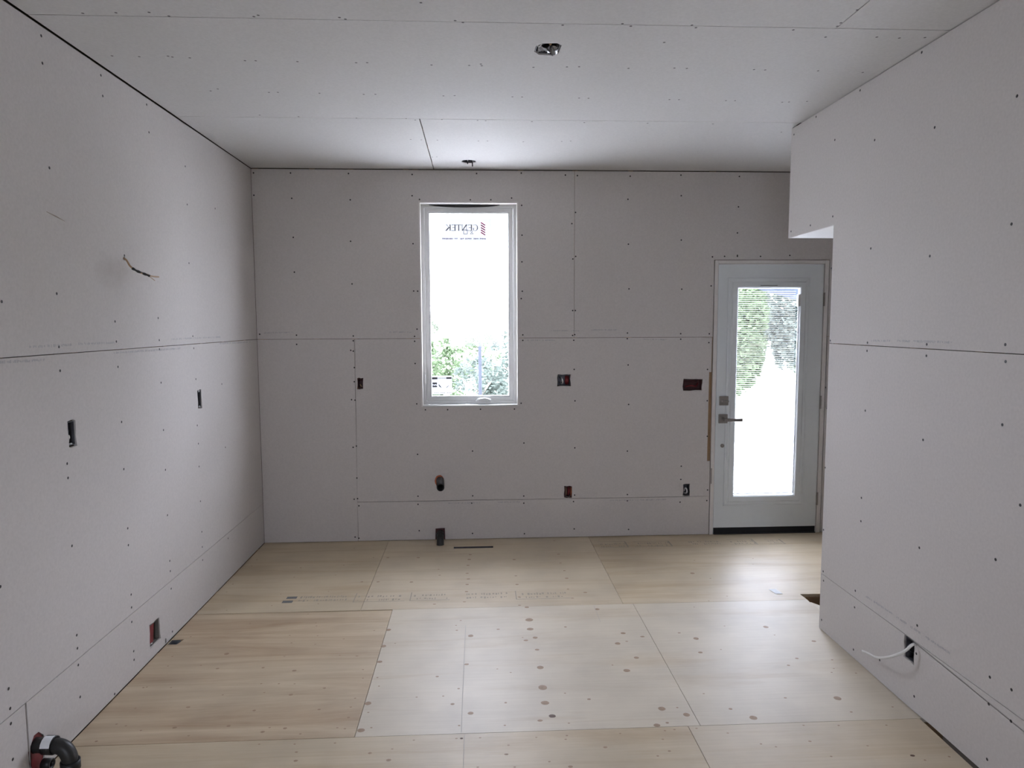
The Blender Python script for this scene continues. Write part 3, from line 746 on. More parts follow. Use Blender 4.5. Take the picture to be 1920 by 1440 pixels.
# dark bowed gap between head liner and frame
pts = [(-0.352 + .52 * k / 12, 2.497 - 0.016 * math.sin(math.pi * k / 12) ** .6) for k in range(13)]
slab('head_gap_strip', MAT['black'], w1, lambda u, v, t: Vector((u, YFm - .006 + t, v)), [(p[0], 2.5005) for p in pts[::-1]] + pts, (), 0, .005)
# crank operator and lock lever
bm = bmesh.new()
slab_bm(bm, lambda u, v, t: Vector((u, YFm - .022 + t, v)), [(-.022, 1.027), (.104, 1.027), (.104, 1.046), (.092, 1.062), (.06, 1.070), (.01, 1.070), (-.012, 1.062), (-.022, 1.046)], (), 0, .022)
crank = from_bm('crank_cover', bm, MAT['vinyl'], w1)
tube('crank_arm', MAT['vinyl'], crank, smooth_path([(.09, YFm - .028, 1.054), (.05, YFm - .034, 1.066), (.0, YFm - .032, 1.060)]), .006, 8)
lk = box('lock_plate', MAT['vinyl'], w1, -0.409, -0.391, YFm - .008, YFm - .0005, 1.17, 1.275, bevel=.003)
box('lock_lever', MAT['vinyl'], lk, -0.405, -0.395, YFm - .020, YFm - .008, 1.185, 1.25, bevel=.003)
box('sash_screw_cover', MAT['vinyl'], w1, 0.183, 0.187, YFm + .004, YFm + .0075, 1.046, 1.056)

# ---- stickers: seen from behind, so mirrored
YS = YFm + .0265
SF = lambda u, v, t: Vector((u, YS + t, v))
def strokes(name, mat, parent, polys):
    bm = bmesh.new()
    for p in polys:
        slab_bm(bm, SF, p, (), 0, .0006)
    return from_bm(name, bm, mat, parent)
def bar(x0, y0, x1, y1, w):
    d = Vector((x1 - x0, y1 - y0)); n = Vector((-d.y, d.x)).normalized() * w / 2
    return [(x0 + n.x, y0 + n.y), (x0 - n.x, y0 - n.y), (x1 - n.x, y1 - n.y), (x1 + n.x, y1 + n.y)]
def arc(cx, cy, rx, ry, a0, a1, w0, w1_, n=12):
    o, i = [], []
    for k in range(n + 1):
        t = k / n; a = math.radians(a0 + (a1 - a0) * t); w = w0 + (w1_ - w0) * math.sin(math.pi * t)
        o.append((cx + rx * math.cos(a), cy + ry * math.sin(a))); i.append((cx + (rx - w) * math.cos(a), cy + (ry - w * .6) * math.sin(a)))
    return o + i[::-1]
FILM = leaf_mat('white_sticker_film', (0.62, 0.63, 0.64), 0.34)
TH, TN = .19, .075                    # thick and thin strokes, in letter heights
def serif(x, y): return bar(x - .13, y, x + .13, y, .045)
LET = {
    'G': (lambda: [arc(.5, .5, .5, .52, 50, 310, .05, .17), bar(.80, .06, .80, .42, .14), bar(.62, .42, .98, .42, .045), bar(.80, .82, .80, .98, .05)], 1.0),
    'E': (lambda: [bar(.15, 0, .15, 1, TH), bar(0, .975, .72, .975, TN), bar(0, .025, .76, .025, TN), bar(.15, .52, .55, .52, TN), bar(.70, .80, .70, 1, .05), bar(.74, 0, .74, .22, .05), bar(.55, .42, .55, .62, .05)], .85),
    'N': (lambda: [bar(.15, 0, .15, 1, TN), bar(.90, 0, .90, 1, TN), bar(.12, 1, .90, .02, TH), serif(.15, .02), serif(.90, .98), serif(.1, .98)], 1.08),
    'T': (lambda: [bar(.42, 0, .42, 1, TH), bar(0, .975, .84, .975, TN), bar(.02, .78, .02, 1, .05), bar(.82, .78, .82, 1, .05), serif(.42, .02)], .92),
    'K': (lambda: [bar(.15, 0, .15, 1, TH), bar(.78, .98, .18, .42, TN), bar(.32, .56, .86, .02, TH), serif(.15, .02), serif(.15, .98), serif(.78, .98), serif(.86, .02)], 1.0),
}
def word(txt, xr, xl, zb, h):        # mirrored: first letter at xr, running towards xl
    tot = sum(LET[c][1] for c in txt); s = (xr - xl) / tot; u = 0; out = []
    for c in txt:
        for p in LET[c][0]():
            out.append([(xr - (u + q[0]) * s, zb + q[1] * h) for q in p])
        u += LET[c][1]
    return out
st = bpy.data.objects.new('logo_sticker', None); COL.objects.link(st); st.parent = w1
st.location = (0, .15, 1.3); st.matrix_parent_inverse = Matrix.Identity(4)
bpy.context.view_layer.update()
st['label'] = 'clear logo sticker reading GENTEK backwards with slanted red bars'
YS += .0008
strokes('film', FILM, st, [rect(-.300, .105, 2.236, 2.402)])
YS -= .0008
strokes('lettering', MAT['greyink'], st, word('GENTEK', 0.007, -0.236, 2.316, .045))
strokes('red_bars', MAT['redink'], st, [[(.027, z), (.030, z + .008), (.061, z - .012), (.059, z - .020)] for z in (2.372, 2.354, 2.336, 2.318, 2.301)])
tl = []
u = 0.064
while u > -0.25:
    w = R.uniform(.004, .010)
    if R.random() < .85:
        tl.append(rect(u - w, u, 2.252 + R.uniform(0, .003), 2.262))
    u -= w + R.uniform(.002, .004) + (.012 if abs(u + .03) < .008 or abs(u + .165) < .008 else 0)
strokes('small_print', MAT['mauveink'], st, tl)
strokes('small_print', MAT['greyink'], st, [bar(-.073, 2.292, -.073, 2.322, .004), bar(-.100, 2.292, -.100, 2.322, .004), bar(-.073, 2.292, -.100, 2.292, .004), bar(-.073, 2.322, -.100, 2.322, .004),
        bar(-.030, 2.294, -.050, 2.316, .003), bar(-.050, 2.294, -.030, 2.316, .003), bar(-.028, 2.293, -.052, 2.293, .003)])
es = strokes('rating_sticker', MAT['sticker'], sash, [rect(-.352, -.199, 1.096, 1.238)])
es['label'] = 'white paper rating label with black header bars'
YS -= .0008
strokes('header_bar', MAT['ink'], es, [rect(-.349, -.308, 1.211, 1.226), rect(-.243, -.202, 1.213, 1.226)])
strokes('grey_header', MAT['greyink'], es, [rect(-.304 + k * .0075, -.300 + k * .0075, 1.214, 1.224) for k in range(8)])
strokes('square_emblem', MAT['ink'], es, [rect(-.345, -.312, 1.174, 1.186), rect(-.345, -.312, 1.151, 1.162), bar(-.343, 1.163, -.330, 1.174, .004), bar(-.328, 1.164, -.314, 1.172, .004)])
strokes('crescent_mark', MAT['ink'], es, [arc(-.278, 1.172, .022, .024, 175, 275, .002, .010), arc(-.215, 1.135, .030, .028, 100, 165, .001, .005)])
tl = [rect(-.345 + k * .012, -.338 + k * .012, 1.106, 1.110) for k in range(12) if k % 4]
strokes('small_print', MAT['greyink'], es, tl)
YS += .0008
ms = strokes('maker_mark', MAT['greyink'], sash, [bar(.104, 1.198, .113, 1.216, .004), bar(.113, 1.216, .122, 1.198, .004), bar(.104, 1.198, .122, 1.198, .004)]
        + [rect(.150 + k * .008, .155 + k * .008, 1.214, 1.218) for k in range(6)] + [rect(.146 + k * .008, .151 + k * .008, 1.184, 1.187) for k in range(6)] + [rect(.100 + k * .008, .104 + k * .008, 1.182, 1.186) for k in range(5)])
ms['label'] = 'small grey maker mark printed on the glass'

# other windows of the room, behind the camera and in the passage
for i, (X0, X1, Z0, Z1) in enumerate(REAR):
    wn = bpy.data.objects.new('window_%d' % (i + 2), None); COL.objects.link(wn); struct(wn)
    ring_frame('window_frame', MAT['vinyl'], wn, X0 + .001, X1 - .001, Z0 + .001, Z1 - .001, .05, YF - .16, YF - .08)
    box('glass_pane', MAT['glass'], wn, X0 + .05, X1 - .05, YF - .124, YF - .120, Z0 + .05, Z1 - .05)
# ================================================================== DOOR
d1 = bpy.data.objects.new('door_1', None); COL.objects.link(d1)
struct(d1, 'pale primed exterior door with a tall glass lite and lever handle')
d1.location = (2.2, D, 0); d1.matrix_world = Matrix.Translation(d1.location)
jx0, jx1, jz = DOOR
sx0, sx1, sz0, sz1 = 1.800, 2.606, 0.052, 2.062
for a in ((jx0, sx0 - .004, D - .002, D + .125, 0, jz), (sx1 + .004, jx1, D - .002, D + .125, 0, jz), (sx0 - .004, sx1 + .004, D - .002, D + .125, sz1 + .004, jz)):
    box('door_jamb', MAT['jamb'], d1, *a, bevel=.002)
for a in ((sx0 - .0035, sx0 + .012, D + .058, D + .10, .03, sz1), (sx1 - .012, sx1 + .0035, D + .058, D + .10, .03, sz1), (sx0 - .0035, sx1 + .0035, D + .058, D + .10, sz1 - .01, sz1 + .0035)):
    box('door_stop', MAT['black'], d1, *a)
gx0, gx1, gz0, gz1 = 1.955, 2.418, 0.305, 1.882
SY = D + .006                         # room face of the slab
bm = bmesh.new()
slab_bm(bm, lambda u, v, t: Vector((u, SY + t, v)), rect(sx0, sx1, sz0, sz1), [rect(gx0 - .03, gx1 + .03, gz0 - .03, gz1 + .03)], 0, .045)
slabo = from_bm('door_slab', bm, MAT['door'], d1)
# moulded lite frame: outer step, raised rib, inner slope
def lite_profile():
    prof = [(-.082, 0.0), (-.080, -.006), (-.070, -.009), (-.060, -.006), (-.052, -.006), (-.044, -.013), (-.012, -.013), (-.004, -.006), (0.0, .010), (0.0, .016), (-.032, .016)]
    bm = bmesh.new()
    rings = []
    for o, y in prof:
        rings.append([bm.verts.new((x, SY + y, z)) for x, z in ((gx0 + o, gz0 + o), (gx1 - o, gz0 + o), (gx1 - o, gz1 - o), (gx0 + o, gz1 - o))])
    for a, b in zip(rings, rings[1:]):
        for k in range(4):
            bm.faces.new((a[k], a[(k + 1) % 4], b[(k + 1) % 4], b[k]))
    return bm
lite = from_bm('lite_frame', lite_profile(), MAT['door'], slabo)
box('glass_pane', MAT['glass'], slabo, gx0 - .025, gx1 + .025, SY + .016, SY + .019, gz0 - .025, gz1 + .025)
box('glass_pane', MAT['glass'], slabo, gx0 - .025, gx1 + .025, SY + .040, SY + .043, gz0 - .025, gz1 + .025)
# enclosed mini blind, slats open
bm = bmesh.new()
z = gz0 + .012
while z < gz1 - .02:
    vs_ = [bm.verts.new(p) for p in ((gx0 + .006, SY + .0245, z), (gx1 - .012, SY + .0245, z), (gx1 - .012, SY + .030, z + .0009), (gx0 + .006, SY + .030, z + .0009), (gx0 + .006, SY + .0355, z), (gx1 - .012, SY + .0355, z))]
    bm.faces.new(vs_[:4]); bm.faces.new((vs_[3], vs_[2], vs_[5], vs_[4]))
    z += .0150
o = from_bm('blind_slats', bm, MAT['slat'], slabo); o['kind'] = 'stuff'
box('blind_rail', MAT['slat'], slabo, gx0 + .004, gx1 - .008, SY + .022, SY + .038, gz0 + .001, gz0 + .010)
box('blind_slider', MAT['vinyl'], slabo, gx1 - .012, gx1 + .006, SY - .016, SY + .012, 1.748, 1.838, bevel=.003)
box('blind_track', MAT['greyink'], slabo, gx1 - .0015, gx1 + .0005, SY - .002, SY + .014, gz0 + .01, gz1 - .12)
box('lite_tab', MAT['ink'], slabo, 2.115, 2.245, SY - .0145, SY - .0125, gz1 + .020, gz1 + .024)
# deadbolt and lever
db = box('deadbolt', MAT['nickel'], slabo, 1.823, 1.893, SY - .014, SY, 1.003, 1.073, bevel=.004)
box('thumb_turn', MAT['nickel'], db, 1.838, 1.890, SY - .034, SY - .014, 1.028, 1.042, bevel=.004)
rs = box('lever_rose', MAT['nickel'], slabo, 1.821, 1.891, SY - .012, SY, .866, .936, bevel=.004)
bm = bmesh.new()
tube_bm(bm, [(1.856, SY - .012, .898), (1.856, SY - .05, .898)], .013, 14)
bx(bm, 1.846, 1.988, SY - .064, SY - .046, .885, .908, bevel=.004)
from_bm('lever_handle', bm, MAT['nickel'], rs)
tube('bore_plug', MAT['nickel'], slabo, [(1.856, SY, .692), (1.856, SY - .006, .692)], .0145, 16)
for hz in (1.80, 1.02, 0.27):
    bm = bmesh.new()
    tube_bm(bm, [(sx1 + .003, SY - .010, hz - .05), (sx1 + .003, SY - .010, hz + .05)], .007, 10)
    hg = from_bm('hinge', MAT['nickel'] and bm, MAT['nickel'], d1)
box('bottom_sweep', MAT['black'], slabo, sx0 + .004, sx1 - .004, SY + .002, SY + .043, .006, sz0 - .0005)
box('threshold', MAT['black'], d1, jx0 + .034, jx1 - .036, D - .004, D + .125, -.012, .005, bevel=.002)
# bent metal strike edge
box('strike_plate', MAT['nickel'], d1, jx0 + .002, jx0 + .010, D - .0035, D - .0021, .40, .52)

# ================================================================== ELECTRICAL BOXES
def elec_box(plane, rc, body, label, group=None, depth=0.062, wires=(), name='electrical_box', ears=False):
    f = PL[plane]
    u0, u1, v0, v1 = rc
    t = thing(name, label, 'electrical box', f((u0 + u1) / 2, v0, .03), group)
    e = .005
    bm = bmesh.new()
    slab_bm(bm, plane, rect(u0 + e, u1 - e, v0 + e, v1 - e), [rect(u0 + e + .0025, u1 - e - .0025, v0 + e + .0025, v1 - e - .0025)], .004, depth)
    slab_bm(bm, plane, rect(u0 + e, u1 - e, v0 + e, v1 - e), (), depth, depth + .002)
    from_bm('box_body', bm, MAT[body], t)
    if ears:
        for v in (v0 + .009, v1 - .009):
            slab('mounting_ear', MAT['steel'], t, plane, circ((u0 + u1) / 2, v, .010, 8, .006), (), .003, .005)
    for mat, r, pts in wires:
        tube('wire', MAT[mat], t, smooth_path([f(u0 + (u1 - u0) * a, v0 + (v1 - v0) * b, c) for a, b, c in pts], 6), r, 7)
    return t

b = BOX_BACK
elec_box('back', b[0], 'maroon', 'small dark single electrical box beside the vertical board joint, left of window',
         wires=[('copper', .0035, [(.3, .3, .05), (.4, .4, .02), (.6, .25, .012), (.7, .15, .03)]), ('maroon', .004, [(.2, .8, .05), (.5, .75, .015), (.8, .85, .03)])])
elec_box('back', b[1], 'dkmetal', 'double electrical box with blue-grey wires and red half, right of the window', ears=False,
         wires=[('steel', .004, [(.15, .8, .05), (.3, .5, .012), (.2, .2, .03)]), ('cable', .0035, [(.35, .8, .05), (.4, .5, .008), (.42, .25, .02)]), ('steel', .004, [(.1, .35, .05), (.3, .2, .014), (.45, .15, .02)]),
                ('red', .016, [(.75, .2, .045), (.74, .5, .025), (.76, .8, .045)]), ('abs', .004, [(.5, .9, .04), (.7, .95, .01), (.85, .88, .04)])])
elec_box('back', b[2], 'maroon', 'wide dark maroon electrical box close to the door jamb', depth=.045,
         wires=[('red', .006, [(.2, .3, .04), (.45, .42, .018), (.7, .35, .02), (.85, .6, .04)]), ('maroon', .006, [(.15, .75, .04), (.5, .7, .02), (.8, .8, .04)])])
elec_box('back', b[3], 'maroon', 'low red and orange electrical box sitting on the lower board joint',
         wires=[('orange', .004, [(.88, .1, .03), (.86, .5, .006), (.88, .92, .03)]), ('red', .009, [(.55, .2, .045), (.6, .5, .02), (.62, .85, .045)]), ('copper', .004, [(.3, .85, .05), (.28, .5, .02), (.3, .15, .04)]), ('cable', .003, [(.2, .08, .03), (.5, .06, .008), (.8, .08, .03)])])
elec_box('back', b[4], 'dkmetal', 'low electrical box with a looped white cable near the door',
         wires=[('cable', .0055, [(.55, .1, .05), (.60, .25, .012), (.58, .5, .004), (.45, .62, .02), (.4, .3, .045)]), ('cable', .003, [(.15, .22, .03), (.5, .2, .006), (.85, .25, .03)])])
b = BOX_LEFT
elec_box('left', b[0], 'dkmetal', 'single electrical box on left wall closest to the room corner', ears=True,
         wires=[('copper', .004, [(.3, .4, .05), (.5, .3, .02), (.6, .15, .04)])])
elec_box('left', b[1], 'dkmetal', 'single electrical box with crumpled pale cable at the bottom, left wall',
         wires=[('cable', .0045, [(.3, .1, .05), (.25, .3, .01), (.45, .4, .015), (.5, .12, .02)]), ('abs', .006, [(.6, .9, .05), (.5, .6, .02), (.7, .3, .045)]), ('cable', .003, [(.2, .05, .03), (.5, .10, .006), (.85, .06, .03)])])
lb = elec_box('left', b[2], 'boxgrey', 'large low red electrical box cut into the bottom board strip', depth=.055,
         wires=[('red', .010, [(.15, .2, .05), (.2, .5, .02), (.2, .85, .05)]), ('red', .010, [(.35, .15, .05), (.4, .5, .03), (.4, .85, .05)]), ('cable', .0028, [(.55, .1, .045), (.52, .5, .02), (.6, .85, .045)]), ('steel', .006, [(.75, .2, .05), (.8, .5, .03), (.8, .8, .05)]), ('cable', .004, [(.2, .08, .04), (.35, .06, .012), (.5, .1, .03)])])
slab('red_back_plate', MAT['red'], lb, 'left', [(b[2][0] + .009, b[2][2] + .012), (b[2][0] + .058, b[2][2] + .012), (b[2][0] + .072, b[2][3] - .012), (b[2][0] + .009, b[2][3] - .012)], (), .012, .015)
rb = elec_box('right', BOX_RIGHT, 'dkmetal', 'low electrical box in right wall with a white cable hanging out',
              wires=[('steel', .003, [(.85, .75, .04), (.9, .45, .008), (.88, .2, .04)])])
tube('cable', MAT['cable'], rb, smooth_path([(XR + .045, 2.70, .27), (1.80, 2.668, .292), (1.775, 2.690, .25), (1.755, 2.755, .195), (1.752, 2.84, .150), (1.765, 2.93, .125), (1.775, 2.99, .105)], 8), .0058, 8, flat=.55)

# ---- ceiling outlets
def ceiling_box(cx, cy, outline, label, parts):
    t = thing('ceiling_electrical_box', label, 'electrical box', (cx, cy, H + .06), 'ceiling light boxes')
    k = [(cx + (u - cx) * .93, cy + (v - cy) * .93) for u, v in outline]
    i = [(cx + (u - cx) * .88, cy + (v - cy) * .88) for u, v in outline]
    bm = bmesh.new()
    slab_bm(bm, 'ceiling', k, [i], .004, .05)
    slab_bm(bm, 'ceiling', k, (), .05, .052)
    from_bm('box_body', bm, MAT['dkmetal'], t)
    for nm, mat, r, pts in parts:
        tube(nm, MAT[mat], t, smooth_path(pts, 6), r, 7)
    return t
c1 = ceiling_box(0.292, 2.893, CB1, 'octagon ceiling box stuffed with shiny foil and wires in the middle ceiling board',
    [('wire', 'abs', .004, [(.255, 2.87, H + .04), (.27, 2.85, H + .005), (.29, 2.86, H + .04)]), ('wire', 'cable', .003, [(.25, 2.90, H + .04), (.255, 2.865, H + .0), (.285, 2.85, H + .03)]),
     ('wire', 'copper', .005, [(.29, 2.845, H + .04), (.30, 2.85, H + .004), (.305, 2.87, H + .04)]), ('wire', 'abs', .004, [(.32, 2.85, H + .04), (.33, 2.858, H + .0), (.335, 2.88, H + .04)])])
bm = bmesh.new()
def crumple(bm, u0, u1, v0, v1, z, amp, n=7):
    g_ = [[bm.verts.new((u0 + (u1 - u0) * i / n, v0 + (v1 - v0) * j / 4, z + R.uniform(-amp, amp))) for i in range(n + 1)] for j in range(5)]
    for j in range(4):
        for i in range(n):
            bm.faces.new((g_[j][i], g_[j][i + 1], g_[j + 1][i + 1], g_[j + 1][i]))
crumple(bm, .255, .335, 2.89, 2.945, H + .010, .009)
fo = from_bm('foil_scrap', bm, MAT['steel'], c1)
md = fo.modifiers.new('thickness', 'SOLIDIFY'); md.thickness = .0006
bm = bmesh.new()
crumple(bm, .296, .336, 2.90, 2.962, H + .003, .008, 5)
fo = from_bm('foil_scrap', bm, MAT['steel'], c1)
md = fo.modifiers.new('thickness', 'SOLIDIFY'); md.thickness = .0006
ceiling_box(-0.053, 4.855, CB2, 'round ceiling box with short black wire ends, above the window',
    [('wire', 'abs', .0035, [(-.075, 4.86, H + .04), (-.065, 4.85, H + .0), (-.06, 4.845, H - .018)]), ('wire', 'abs', .004, [(-.04, 4.87, H + .04), (-.03, 4.86, H + .005), (-.028, 4.845, H - .034)]),
     ('wire', 'cable', .003, [(-.05, 4.87, H + .04), (-.062, 4.86, H + .006), (-.05, 4.84, H + .03)]), ('wire', 'steel', .004, [(-.015, 4.87, H + .04), (-.02, 4.85, H - .006), (-.035, 4.84, H + .03)])])

# ================================================================== PLUMBING
t = thing('drain_pipe_stub', 'straight open black drain pipe sticking out below the window with orange sealant', 'pipe', (-0.29, 4.99, 0.44))
pipe('pipe', MAT['abs'], t, [(-.297, D + .12, .461), (-.293, D, .4575), (-.2795, 4.895, .4505)], .0285, .0235)
bm = bmesh.new()
ring = circ(-.298, .452, .0355, 18, .045, .05)
slab_bm(bm, 'back', ring, [circ(-.294, .4575, .0290, 14)], .002, .010)
from_bm('sealant_ring', bm, MAT['orange'], t)

t = thing('floor_drain_elbow', 'short black drain elbow turning from the wall down into the floor', 'pipe', (-0.292, 4.99, 0.0))
pipe('pipe', MAT['abs'], t, smooth_path([(-.298, D + .10, .052), (-.296, D + .0, .052), (-.294, 5.02, .050), (-.292, 4.995, .038), (-.292, 4.985, .0), (-.292, 4.985, -.08)], 6), .026, .022)
pipe('coupling', MAT['abs'], t, [(-.2955, 5.052, .0515), (-.2945, 5.027, .0505)], .0305, .0262)
slab('sealant_patch', MAT['maroon'], t, 'back', [(-.334, .006), (-.262, .006), (-.264, .085), (-.33, .086)], [circ(-.297, .047, .0275, 14)], .006, .012)

t = thing('drain_trap', 'black drain elbow with white paper label leaving a red sealed hole in left wall', 'pipe', (-1.5, 2.44, 0.0))
P = smooth_path([(XL - .10, 2.447, .118), (XL, 2.442, .118), (-1.545, 2.438, .118), (-1.508, 2.434, .108), (-1.489, 2.432, .078), (-1.487, 2.432, .03), (-1.487, 2.432, -.10)], 6)
pipe('pipe', MAT['abs'], t, P, .0265, .022)
pipe('hub', MAT['abs'], t, [(-1.575, 2.440, .1185), (-1.540, 2.4375, .118)], .0325, .0268)
pipe('hub', MAT['abs'], t, [(-1.4865, 2.432, .062), (-1.487, 2.432, .030)], .0325, .0268)
pipe('clean_out_cap', MAT['abs'], t, [(XL + .012, 2.452, .040), (XL + .045, 2.450, .040)], .019, .013)
bm = bmesh.new()
vsg = []
for x, zc_ in ((-1.574, .1185), (-1.541, .118)):
    row = []
    for k in range(5):
        a = math.radians(15 + 22 * k)
        row.append(bm.verts.new((x, 2.436 - .0335 * math.cos(a), zc_ + .0335 * math.sin(a))))
    vsg.append(row)
for k in range(4):
    bm.faces.new((vsg[0][k], vsg[0][k + 1], vsg[1][k + 1], vsg[1][k]))
from_bm('paper_label', bm, MAT['paper'], t)
slab('red_seal', MAT['red'], t, 'left', circ(2.445, .092, .0435, 14, .0705), [circ(2.442, .118, .0275, 14)], .004, .010)

# ================================================================== LOOSE CABLE, VENTS, SCRAPS
t = thing('cable_end', 'loose cable end taped black, poking out of the upper left wall', 'cable', (XL, 3.25, 1.92))
P = smooth_path([(XL - .05, 3.262, 1.935), (XL + .003, 3.252, 1.930), (XL + .03, 3.245, 1.895), (XL + .055, 3.270, 1.872), (XL + .075, 3.315, 1.862)], 8)
tube('cable', MAT['copper'], t, P, .0042, 8)
P = smooth_path([(XL + .036, 3.245, 1.888), (XL + .050, 3.262, 1.876), (XL + .066, 3.290, 1.866), (XL + .082, 3.310, 1.857)], 6)
tube('black_tape', MAT['abs'], t, P, [.0055 + .0012 * math.sin(i * 1.1) for i in range(len(P))], 8)
tube('wire', MAT['copper'], t, smooth_path([(XL + .055, 3.268, 1.874), (XL + .065, 3.335, 1.862), (XL + .065, 3.40, 1.860), (XL + .06, 3.45, 1.862)], 6), .0038, 7)
tube('wire', MAT['copper'], t, smooth_path([(XL + .080, 3.305, 1.858), (XL + .085, 3.33, 1.846), (XL + .088, 3.348, 1.838)], 6), .0016, 6)

def boot(label, x0, x1, y0, y1, deep, mat='dkmetal'):
    t = thing('floor_duct_boot', label, 'floor duct', ((x0 + x1) / 2, (y0 + y1) / 2, -deep))
    bm = bmesh.new()
    slab_bm(bm, 'floor', rect(x0, x1, y0, y1), [rect(x0 + .0015, x1 - .0015, y0 + .0015, y1 - .0015)], .002, deep)
    slab_bm(bm, 'floor', rect(x0, x1, y0, y1), (), deep, deep + .0015)
    from_bm('duct_sleeve', bm, MAT[mat], t)
boot('long narrow floor register cut-out in the plywood under the window', -.190, .098, 4.886, 4.929, .11)
boot('small ragged floor cut-out in the plywood against left wall', -1.600, -1.555, 3.468, 3.519, .03, 'steel')

bm = bmesh.new()
g_ = [[bm.verts.new((1.766 + .012 * j / 2 + .042 * i / 4, 3.998 - .075 * j / 2 , .0012 + .001 * math.sin(i * 1.3) ** 2 * (j / 2))) for i in range(5)] for j in range(3)]
for j in range(2):
    for i in range(4):
        bm.faces.new((g_[j][i], g_[j][i + 1], g_[j + 1][i + 1], g_[j + 1][i]))
o = from_bm('paper_scrap', bm, MAT['paper'])
md = o.modifiers.new('thickness', 'SOLIDIFY'); md.thickness = .0006; md.offset = 1
tag(o, 'small white paper scrap lying flat on the plywood floor', 'paper')

# ================================================================== OUTDOORS
gz = -0.42
gr = box('ground', MAT['concrete'], None, -60, 60, -60, 80, gz - .3, gz)
struct(gr)
ev = struct(box('added_shade_eave', MAT['vinyl'], None, XL - 0.6, XP + 0.6, D + 0.131, D + 0.88, 2.96, 3.08))  # unseen eave, added and deepened to shade the floor below the window
LEAF = [leaf_mat('leaf_green', (0.085, 0.115, 0.065)), leaf_mat('leaf_grey_green', (0.105, 0.125, 0.108)), leaf_mat('leaf_pale', (0.135, 0.15, 0.115))]
def tree(x, y, zc, rx, rz, n, size, mat, label, cat='tree', name='leafy_tree', group=None):
    t = thing(name, label, cat, (x, y, gz), group)
    bm = bmesh.new()
    rng = random.Random(int(x * 100 + y * 7))
    tube_bm(bm, smooth_path([(x, y, gz - .05), (x + .05, y, (gz + zc) / 2), (x + rng.uniform(-.1, .1), y, zc + rz * .4)], 4), [.09 - .006 * i for i in range(9)] if rz > .9 else [.03 - .002 * i for i in range(9)], 8)
    for k in range(6):
        a = rng.uniform(0, 6.28)
        tube_bm(bm, [(x + .03, y, zc - rz * .4 + k * rz * .12), (x + rx * .7 * math.cos(a), y + rx * .7 * math.sin(a), zc + rz * rng.uniform(-.2, .5))], .02, 5)
    from_bm('trunk', bm, MAT['bark'], t)
    vv, ff = [], []
    cl = []
    for k in range(max(8, n // 70)):
        while True:
            p = Vector((rng.uniform(-1, 1), rng.uniform(-1, 1), rng.uniform(-1, 1)))
            if .25 < p.length < 1: break
        cl.append(Vector((x + p.x * rx, y + p.y * rx, zc + p.z * rz)))
    for k in range(n):
        c = rng.choice(cl)
        p = c + Vector((rng.gauss(0, 1), rng.gauss(0, 1), rng.gauss(0, .8))) * min(rx, rz) * .17
        q = Vector(((p.x - x) / rx, (p.y - y) / rx, (p.z - zc) / rz))
        if q.length > .92:
            q *= .92 / q.length * rng.uniform(.85, 1)
            p = Vector((x + q.x * rx, y + q.y * rx, zc + q.z * rz))
        if p.z < gz + .03:
            p.z = gz + .03 + rng.uniform(0, .2)
        a = Vector((rng.gauss(0, 1), rng.gauss(0, 1), rng.gauss(0, .5))).normalized()
        b_ = a.orthogonal().normalized()
        b_ = (Matrix.Rotation(rng.uniform(0, 6.28), 3, a) @ b_)
        s = size * rng.uniform(.6, 1.3)
        i0 = len(vv)
        vv += [p - a * s, p + b_ * s * .45, p + a * s, p - b_ * s * .45]
        ff.append((i0, i0 + 1, i0 + 2, i0 + 3))
    me = bpy.data.meshes.new('crown')
    me.from_pydata([tuple(v) for v in vv], [], ff)
    o = link('crown', me, LEAF[mat], t)
    o['kind'] = 'stuff'
    return t
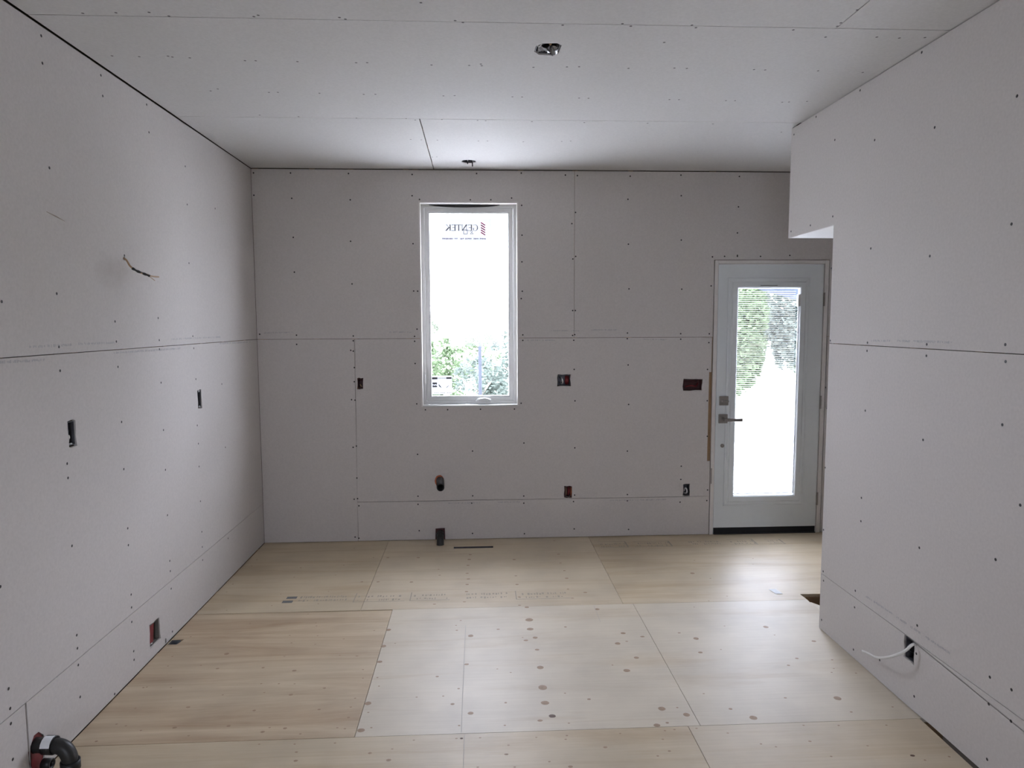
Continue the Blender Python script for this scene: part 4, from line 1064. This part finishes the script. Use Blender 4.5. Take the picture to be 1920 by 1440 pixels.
# low shrubs seen through the window, taller growth beyond the door
SHRUBS = [(-1.32, 13.0, .75, .62, 1.1), (0.0, 13.0, .35, .62, .72), (1.32, 13.0, 1.1, .62, 1.5), (-.66, 15.0, .5, .62, .9), (.66, 15.0, .6, .62, .95), (-1.5, 17.2, 1.2, .7, 1.6), (0.0, 17.2, .6, .7, .95), (1.5, 17.2, 1.4, .7, 1.8)]
for k, (x, y, zc, r_, rz) in enumerate(SHRUBS):
    tree(x, y, zc, r_, rz, 2200, .055, k % 3, 'leafy shrub standing on the ground beyond the window', 'shrub', 'garden_shrub', 'shrubs beyond the window')
TREES = [(5.05, 14.0, 1.8, .95, 1.9), (6.98, 14.0, 1.7, .95, 1.8), (6.05, 16.2, 1.5, .95, 1.85), (8.0, 16.2, 2.1, .95, 2.0), (7.1, 18.6, 1.9, 1.05, 2.2), (9.25, 18.6, 2.6, 1.05, 2.2), (8.3, 21.0, 3.0, 1.1, 2.6), (10.6, 21.0, 3.0, 1.1, 2.6)]
for k, (x, y, zc, r_, rz) in enumerate(TREES):
    tree(x, y, zc, r_, rz, 5200, .085, (0, 1, 0, 2, 1)[k % 5], 'leafy green tree standing beyond the glass door', 'tree', 'leafy_tree', 'trees beyond the door')
t = thing('garden_post', 'thin grey metal post standing outdoors, seen through the window', 'post', (0.025, 9.5, gz))
tube('post_shaft', MAT['post'], t, [(.025, 9.5, gz), (.025, 9.5, 1.44)], .023, 10)
tube('post_cap', MAT['post'], t, [(.025, 9.5, 1.44), (.025, 9.5, 1.46)], [.02, .012], 10)
t = thing('roof_overhang', 'blue-grey sloping roof edge on posts outdoors, seen through top of door glass', 'roof', (4.8, 8.2, gz))
slab('roof_edge', MAT['siding'], t, lambda u, v, q: Vector((u, 8.0 + q, v)), [(3.42, 2.030), (4.8, 1.66), (6.4, 1.66), (6.4, 1.90), (4.8, 1.90), (3.42, 2.27)], (), 0, .30)
for x in (4.75, 6.2):
    box('roof_post', MAT['post'], t, x, x + .08, 8.1, 8.18, gz, 1.67)
